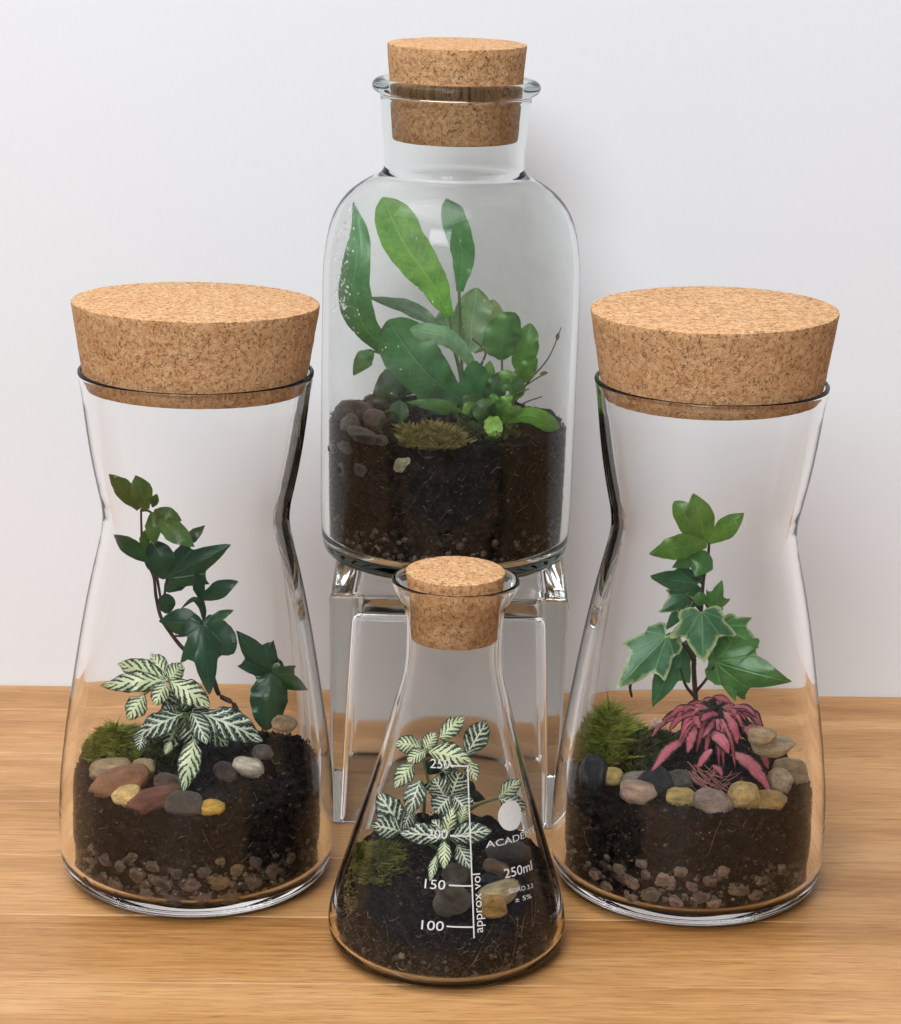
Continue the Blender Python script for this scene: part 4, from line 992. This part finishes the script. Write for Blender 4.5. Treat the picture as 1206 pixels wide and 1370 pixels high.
# ---- fern in the bottle
fb = plant(VB, 'fern', 640, 560, 'broad strap-leaved fern filling the bottle')
def zb(u, v): return (430 + u * 0.2902, 250 + v * 0.2902)
BG, BD, BB, BY, BP = (0.130, 0.29, 0.052), (0.036, 0.120, 0.034), (0.050, 0.135, 0.075), (0.17, 0.29, 0.05), (0.12, 0.20, 0.10)
k = 250
for pts, w, c, shp, roll, fold in (
    ([(595, 600, 2), (500, 430, -2), (385, 270, -6), (280, 62, -8)], 57, BG, 'strap', 8, 0.12), ([(350, 795, 0), (205, 650, -6), (150, 480, -8), (172, 250, -4), (140, 82, 4)], 45, (0.050, 0.150, 0.050), 'point', 10, 0.15),
    ([(640, 485, 10), (652, 300, 12), (572, 82, 14)], 36, (0.05, 0.15, 0.045), 'strap', 10, 0.15), ([(560, 650, 8), (400, 560, 12), (200, 508, 16)], 22, (0.10, 0.15, 0.11), 'lance', 20, 0.2),
    ([(722, 850, -6), (600, 705, -12), (408, 655, -16)], 27, (0.11, 0.22, 0.11), 'strap', -10, 0.25), ([(650, 985, -8), (480, 850, -16), (305, 615, -14)], 74, BD, 'strap', 5, 0.15),
    ([(600, 1000, -8), (520, 900, -12), (440, 690, -10)], 60, BD, 'round', -5, 0.15), ([(655, 1035, -14), (530, 1005, -22), (388, 990, -24)], 18, (0.06, 0.14, 0.03), 'lance', 5, 0.2),
    ([(835, 800, -4), (840, 690, -8), (895, 578, -8)], 50, (0.045, 0.13, 0.03), 'round', -10, 0.2), ([(915, 860, 0), (945, 740, -2), (968, 628, 0)], 36, (0.06, 0.155, 0.03), 'round', 10, 0.2),
    ([(838, 1085, -14), (960, 1050, -20), (1092, 1115, -20)], 25, BG, 'strap', -10, 0.2), ([(775, 1055, -18), (795, 1100, -26), (806, 1158, -30)], 25, BY, 'round', 0, 0.1),
    ([(770, 1070, -12), (720, 1010, -18), (655, 968, -20)], 30, (0.04, 0.085, 0.02), 'oval', 10, 0.2), ([(800, 1075, -14), (760, 1030, -20), (745, 975, -18)], 34, (0.035, 0.08, 0.02), 'round', -10, 0.2),
    ([(935, 960, -4), (890, 915, -8), (838, 925, -8)], 26, (0.07, 0.16, 0.06), 'oval', 0, 0.2), ([(450, 930, 2), (340, 900, 0), (235, 985, 0)], 46, (0.045, 0.07, 0.045), 'oval', 0, 0.2),
    ([(235, 755, 4), (190, 800, 2), (143, 868, 4)], 26, (0.07, 0.17, 0.06), 'point', 0, 0.2), ([(690, 760, 14), (700, 620, 16), (722, 468, 18)], 56, (0.15, 0.22, 0.11), 'round', 10, 0.15),
    ([(700, 760, 16), (770, 640, 18), (800, 520, 20)], 42, (0.17, 0.21, 0.09), 'round', -10, 0.15), ([(600, 740, 12), (585, 650, 12), (560, 560, 14)], 40, (0.13, 0.21, 0.10), 'round', 0, 0.2),
    ([(420, 838, -8), (350, 830, -10), (288, 842, -10)], 9, (0.12, 0.20, 0.12), 'lance', 0, 0.2), ([(270, 1130, -22), (320, 1165, -24), (382, 1150, -24)], 11, (0.30, 0.38, 0.06), 'lance', 0, 0.3),
    ([(640, 1000, -4), (700, 900, -8), (720, 800, -10)], 36, BD, 'round', 10, 0.2), ([(640, 960, -2), (560, 980, -6), (470, 960, -6)], 44, BD, 'oval', 0, 0.2), ([(760, 1010, -6), (800, 930, -8), (830, 850, -8)], 34, (0.04, 0.085, 0.03), 'oval', 0, 0.2),
    ([(790, 1060, -10), (840, 1000, -14), (880, 960, -14)], 22, (0.10, 0.21, 0.04), 'oval', 10, 0.2), ([(800, 1080, -12), (870, 1040, -18), (930, 1020, -20)], 20, (0.09, 0.19, 0.035), 'oval', -10, 0.2), ([(760, 1060, -12), (790, 1000, -16), (800, 950, -16)], 22, (0.08, 0.18, 0.04), 'oval', 0, 0.2), ([(700, 1060, -14), (690, 1020, -20), (650, 1040, -22)], 20, (0.10, 0.20, 0.035), 'oval', 10, 0.2), ([(740, 900, -4), (770, 860, -6), (780, 800, -6)], 20, (0.10, 0.20, 0.05), 'oval', 0, 0.2), ([(880, 980, -4), (910, 930, -4), (900, 880, -4)], 20, (0.11, 0.22, 0.06), 'oval', 0, 0.2),
    ([(900, 905, -1), (945, 850, -4), (1000, 790, -4)], 27, (0.075, 0.175, 0.035), 'oval', -10, 0.2), ([(820, 930, -6), (850, 880, -9), (905, 865, -9)], 22, (0.10, 0.21, 0.05), 'oval', 0, 0.2),
    ([(320, 1060, -14), (360, 1040, -18), (400, 1060, -18)], 34, (0.05, 0.08, 0.04), 'oval', 0, 0.2)):
    k += 1; strap_leaf(VB, fb, [(*zb(u, v), d) for u, v, d in pts], w, 'leaf', c, shp, roll, fold, 0.13, nu=10, nvv=26, seed=k, ruffle=0.08)
for pts, w0, w1, mt in (([(650, 1090, 0), (650, 900, 2), (610, 720, 3), (592, 590, 2)], 6, 4, 'gstem'), ([(660, 1090, 4), (650, 800, 8), (638, 480, 10)], 5, 4, 'gstem'), ([(740, 1080, -4), (735, 850, -4), (760, 760, 2), (700, 700, 6)], 4, 3, 'stem'),
                        ([(780, 1080, -6), (830, 900, -5), (836, 795, -4)], 4, 3, 'gstem'), ([(800, 1080, -4), (900, 950, -2), (918, 850, 0)], 4, 3, 'gstem'), ([(860, 1060, 0), (945, 915, 0), (1050, 790, 0), (1112, 648, 0)], 2.6, 1.4, 'stem'), ([(945, 915, 0), (1000, 880, 0), (1045, 855, 0)], 2, 1.6, 'stem'),
                        ([(640, 1090, -4), (690, 980, -6), (722, 850, -6)], 6, 4, 'gstem'), ([(880, 1060, -6), (930, 1000, -8), (1020, 965, -8)], 2.6, 1.5, 'stem'), ([(640, 1080, -4), (560, 960, -4), (450, 880, -2), (352, 795, 0)], 6, 5, 'gstem'), ([(880, 1040, -4), (900, 960, -6), (960, 930, -6)], 3.5, 2, 'gstem'), ([(345, 800, 1), (290, 775, 3), (234, 756, 4)], 4, 3, 'gstem')):
    stem(VB, fb, [(*zb(u, v), d) for u, v, d in pts], w0, w1, mt, 'leaf_stalk')
for u, v, du, dv in ((1095, 690, 6, -36), (1030, 860, 40, -8)):
    strap_leaf(VB, fb, [(*zb(u - du / 2, v - dv / 2), 0), (*zb(u + du / 2, v + dv / 2), 0)], 6, 'leaf', (0.10, 0.12, 0.07), 'oval', 0, nu=4, nvv=8, seed=9, name='bud')
lp = []
for i in range(15):
    a = i / 14 * 5.6; lp.append((*zb(322 + 52 * math.cos(a), 1090 + 62 * math.sin(a)), -25))
stem(VB, fb, lp, 1.6, 1.4, 'gstem', 'curled_tendril')

# ---- nerve plant in the flask
ff = plant(VF, 'nerve_plant', 600, 1140, 'bushy nerve plant with white-netted leaves inside the conical flask')
def zf_(u, v): return (470 + u * 0.2239, 940 + v * 0.2239)
for pts in ([(560, 900, 2), (555, 760, 0), (500, 600, 0), (440, 400, -2), (435, 280, -2)], [(570, 900, 2), (600, 700, 2), (620, 500, 2), (580, 330, 0), (560, 240, 0)], [(575, 900, 0), (565, 830, -6), (560, 800, -10)], [(640, 700, 2), (760, 612, 0), (885, 570, -2)], [(560, 900, 0), (430, 830, -4), (300, 765, -6)], [(430, 680, 0), (435, 600, -2), (440, 520, -3)]):
    stem(VF, ff, [(*zf_(u, v), d) for u, v, d in pts], 5, 3.5, 'gstem')
k = 300
for base, tip, w, mt, shp, roll in (
    ((415, 262, -4), (268, 245, -6), 27, 'fit_pale', 'round', 0), ((440, 285, -4), (503, 178, -2), 22, 'fit_pale', 'round', 0), ((442, 288, -5), (342, 352, -10), 22, 'fit_pale', 'round', 0),
    ((525, 215, 0), (685, 80, 4), 27, 'fit_pale', 'oval', 8), ((695, 310, 0), (825, 108, 3), 36, 'fit_dark', 'oval', -8), ((465, 290, -6), (722, 350, -10), 38, 'fit_pale', 'oval', 0),
    ((370, 360, -4), (262, 510, -9), 28, 'fit_pale', 'oval', 0), ((410, 460, -6), (348, 668, -14), 32, 'fit_dark', 'oval', 0), ((305, 770, -8), (165, 535, -6), 40, 'fit_dark', 'oval', -8), ((305, 770, -10), (58, 745, -12), 36, 'fit_dark', 'oval', 10),
    ((545, 805, -14), (295, 782, -18), 32, 'fit_dark', 'oval', 0), ((560, 795, -13), (615, 625, -12), 23, 'fit_pale', 'oval', 0), ((600, 802, -14), (838, 765, -18), 32, 'fit_dark', 'oval', 0), ((557, 830, -16), (553, 992, -22), 23, 'fit_pale', 'oval', 0),
    ((505, 915, -14), (468, 1068, -20), 14, 'fit_pale', 'oval', 0), ((640, 850, -12), (710, 990, -18), 27, 'fit_dark', 'oval', 0), ((885, 570, -2), (1050, 462, -4), 24, 'fit_pale', 'oval', 10), ((885, 572, -3), (1065, 640, -6), 28, 'fit_dark', 'oval', 0),
    ((655, 720, -10), (685, 618, -10), 20, 'fit_pale', 'oval', 0), ((700, 340, -2), (750, 470, -6), 22, 'fit_pale', 'oval', 0), ((560, 570, -4), (495, 460, -6), 32, 'fit_dark', 'round', 0), ((600, 560, -2), (650, 420, -4), 40, 'fit_dark', 'round', 0),
    ((590, 560, -4), (500, 660, -8), 38, 'fit_dark', 'round', 0), ((620, 560, -2), (700, 660, -6), 38, 'fit_dark', 'round', 0), ((540, 410, 2), (600, 340, 2), 46, 'fit_dark', 'round', 0), ((570, 800, -8), (480, 700, -8), 26, 'fit_dark', 'oval', 0), ((360, 640, -4), (310, 760, -8), 24, 'fit_dark', 'oval', 0)):
    k += 1; strap_leaf(VF, ff, [(*zf_(base[0], base[1]), base[2]), (*zf_(tip[0], tip[1]), tip[2])], w, mt, (1, 1, 1), shp, roll, 0.22, 0.18, seed=k, droop=0.25, ruffle=0.12)
    cx_, cy_, cz_ = min(((435, 280, -2), (560, 240, 0), (600, 560, 0), (560, 800, -10), (300, 765, -6), (440, 520, -3), (885, 570, -2)), key=lambda q: math.hypot(q[0] - base[0], q[1] - base[1]))
    if math.hypot(cx_ - base[0], cy_ - base[1]) > 18: stem(VF, ff, [(*zf_(cx_, cy_), cz_), (*zf_((cx_ + base[0]) / 2, (cy_ + base[1]) / 2 - 8), (cz_ + base[2]) / 2), (*zf_(base[0], base[1]), base[2])], 3.2, 2.4, 'gstem', 'leaf_stalk')

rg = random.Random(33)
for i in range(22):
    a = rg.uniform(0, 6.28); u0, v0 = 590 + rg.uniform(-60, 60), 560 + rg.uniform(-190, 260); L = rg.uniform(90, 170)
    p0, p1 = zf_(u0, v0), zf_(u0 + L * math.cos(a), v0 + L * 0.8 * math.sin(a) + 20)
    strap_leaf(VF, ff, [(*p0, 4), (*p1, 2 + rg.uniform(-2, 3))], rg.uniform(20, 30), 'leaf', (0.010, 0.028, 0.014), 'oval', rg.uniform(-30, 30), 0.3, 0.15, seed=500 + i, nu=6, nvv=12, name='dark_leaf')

# ------------------------------------------------------------------ print on the flask
def wrap(me, phi0, z0, name):
    """lay a flat mesh (x along the girth, y up the slope, metres) on the flask's outside at angle phi0, height z0"""
    for v in me.vertices:
        x, y = v.co.x, v.co.y; z = z0 + y * 0.93; r = VF.rout(z) + 0.00012
        a = phi0 + x / r; v.co = (VF.x + r * math.cos(a), VF.y + r * math.sin(a), z)
    me.update(); o = link(name, me, M['printed'], flask, smooth=False); return o
def polar(px, py):
    p = VF.hit_out(px, py); return math.atan2(p.y - VF.y, p.x - VF.x), p.z
def text_mesh(s, size, wide=1.0, bold=0.0):
    cu = bpy.data.curves.new('lettering', 'FONT'); cu.body = s; cu.size = size; cu.resolution_u = 4; cu.offset = bold
    t = bpy.data.objects.new('lettering', cu); col.objects.link(t); dg = bpy.context.evaluated_depsgraph_get()
    me = bpy.data.meshes.new_from_object(t.evaluated_get(dg)); bpy.data.objects.remove(t); bpy.data.curves.remove(cu)
    for v in me.vertices: v.co.x *= wide
    return me
def span(me): xs = [v.co.x for v in me.vertices]; return min(xs), max(xs)
def lettering(s, p_left, p_right, height_px, name='lettering', bold=0.0):
    """text whose baseline runs from one pixel to another on the glass"""
    a0, z0 = polar(*p_left); a1, z1 = polar(*p_right); r = VF.rout((z0 + z1) / 2)
    size = height_px * mpp(VF.y - 0.03) / 0.70; me = text_mesh(s, size, 1.0, bold); x0, x1 = span(me)
    k = (a1 - a0) * r / (x1 - x0); tilt = (z1 - z0) / ((a1 - a0) * r) / 0.93
    for v in me.vertices:
        x = (v.co.x - x0) * k; v.co.x = x; v.co.y += x * tilt
    return wrap(me, a0, z0, name)
def strip(p0, p1, width_px, name, n=14):
    w = width_px * mpp(VF.y - 0.03) / 2; a0, z0 = polar(*p0); a1, z1 = polar(*p1); verts, faces = [], []
    for i in range(n + 1):
        t = i / n; a = a0 + (a1 - a0) * t; z = z0 + (z1 - z0) * t
        du = (a1 - a0) * VF.rout(z); dv = z1 - z0; L = math.hypot(du, dv); ox, oy = -dv / L * w, du / L * w
        for sg in (-1, 1):
            zz = z + sg * oy; r = VF.rout(zz) + 0.00012; aa = a + sg * ox / r
            verts.append((VF.x + r * math.cos(aa), VF.y + r * math.sin(aa), zz))
    for i in range(n): faces.append((2 * i, 2 * i + 1, 2 * i + 3, 2 * i + 2))
    return link(name, mesh_from(name, verts, faces), M['printed'], flask, smooth=False)
strip((626.5, 1024), (635, 1255), 2.0, 'scale_line', 30)
for p0, p1 in (((603, 1024), (627.5, 1024.5)), ((602, 1117.5), (630, 1118.5)), ((600, 1184), (633, 1185)), ((597, 1239), (635, 1240))): strip(p0, p1, 1.9, 'tick_mark')
for s, a, b in (('250', (575, 1027), (601, 1028)), ('200', (571, 1121), (598, 1122)), ('150', (567.5, 1188), (595, 1190)), ('100', (563, 1243), (593, 1245))):
    lettering(s, a, b, 13.5, 'volume_number')
lettering('ACADEMY', (651, 1134), (716, 1112), 9.5, 'brand_lettering')
lettering('250ml', (676, 1175), (713, 1163), 13.5, 'volume_number', 0.00002)
lettering('BORO 3.3', (682, 1195), (714, 1187), 6.5, 'small_lettering')
lettering('± 5%', (690, 1207), (712, 1201), 6.5, 'small_lettering')
# 'approx vol' reads upwards beside the scale
a0, z0 = polar(647, 1247); a1, z1 = polar(643, 1168)
me = text_mesh('approx vol', 12.5 * mpp(-0.02) / 0.70); x0, x1 = span(me); kk = (z1 - z0) / 0.93 / (x1 - x0)
for v in me.vertices:
    x, y = (v.co.x - x0) * kk, v.co.y; v.co.x, v.co.y = -y + (a1 - a0) * VF.rout((z0 + z1) / 2) * (x / (kk * (x1 - x0))), x
wrap(me, a0, z0, 'scale_lettering')
# the round logo dot
a0, z0 = polar(684, 1091); r = 20.5 * mpp(-0.02); verts, faces = [(0, 0, 0)], []
for q in range(1, 9):
    for i in range(40): verts.append((r * 1.14 * q / 8 * math.cos(i * math.pi / 20), r * 1.05 * q / 8 * math.sin(i * math.pi / 20), 0))
for i in range(40): faces.append((0, 1 + i, 1 + (i + 1) % 40))
for q in range(7):
    for i in range(40): faces.append((1 + q * 40 + i, 41 + q * 40 + i, 41 + q * 40 + (i + 1) % 40, 1 + q * 40 + (i + 1) % 40))
wrap(mesh_from('logo_dot', verts, faces), a0, z0, 'logo_dot')

# ------------------------------------------------------------------ condensation inside the bottle: a patchy mist film and beads of water
def make_mist():
    g = G('mist_film'); c = g.coord(); sp = g.node('ShaderNodeSeparateXYZ'); g.put(sp.inputs[0], c)
    n = g.noise(c, 45, 4, 0.6).step(0.32, 0.75); f = g.noise(c, 2600, 2)
    z = X(g.nt, sp.outputs[2])
    k = (n * 0.11 + 0.035) * (f * 0.5 + 0.75) * z.step(0.050, 0.085)
    d = g.node('ShaderNodeBsdfTranslucent'); d.inputs[0].default_value = (0.88, 0.93, 0.89, 1)
    d2 = g.node('ShaderNodeBsdfDiffuse'); d2.inputs[0].default_value = (0.88, 0.93, 0.89, 1)
    t = g.node('ShaderNodeBsdfTransparent')
    return g.done(g.mixsh(k, t.outputs[0], g.mixsh(0.5, d.outputs[0], d2.outputs[0])))
film = [((r - 0.18) * MM, z * MM) for z, r in VB.inner if 50 < z < 150]
mist = link('condensation_film', lathe('condensation_film', film, 120), make_mist(), bottle); mist.matrix_parent_inverse = Matrix.Identity(4); mist['kind'] = 'stuff'
M['water'] = make_glass('water', (1, 1, 1), 1.33, 1.0)
verts, faces = [], []; rg = random.Random(21)
def bead(px, py, rad):
    p = VB.hit_wall(px, py, 0.0); n = Vector((VB.x - p.x, VB.y - p.y, 0)).normalized(); a = n.cross(Vector((0, 0, 1))).normalized(); b = n.cross(a)
    o = p + n * 0.00012; n0 = len(verts); seg = 9
    for k, (cr_, hh) in enumerate(((1.0, 0.0), (0.85, 0.35), (0.45, 0.6))):
        for i in range(seg): q = 2 * math.pi * i / seg; verts.append(o + (a * math.cos(q) + b * math.sin(q)) * rad * cr_ + n * rad * hh)
    verts.append(o + n * rad * 0.68); verts.append(o.copy())
    for k in range(2):
        for i in range(seg): j = (i + 1) % seg; faces.append((n0 + k * seg + i, n0 + k * seg + j, n0 + (k + 1) * seg + j, n0 + (k + 1) * seg + i))
    for i in range(seg): j = (i + 1) % seg; faces.append((n0 + 2 * seg + i, n0 + 2 * seg + j, n0 + 3 * seg)); faces.append((n0 + j, n0 + i, n0 + 3 * seg + 1))
for _ in range(260):
    t = rg.random(); bead(468 - 12 * math.sin(t * 3.1) + rg.gauss(0, 7), 275 + 150 * t, rg.choice((0.15, 0.2, 0.25, 0.35, 0.5)) * MM)
for _ in range(140): bead(rg.uniform(455, 755), rg.uniform(290, 540), rg.choice((0.12, 0.15, 0.2, 0.3)) * MM)
wd = link('water_beads', mesh_from('water_beads', verts, faces), M['water'], bottle); wd['kind'] = 'stuff'
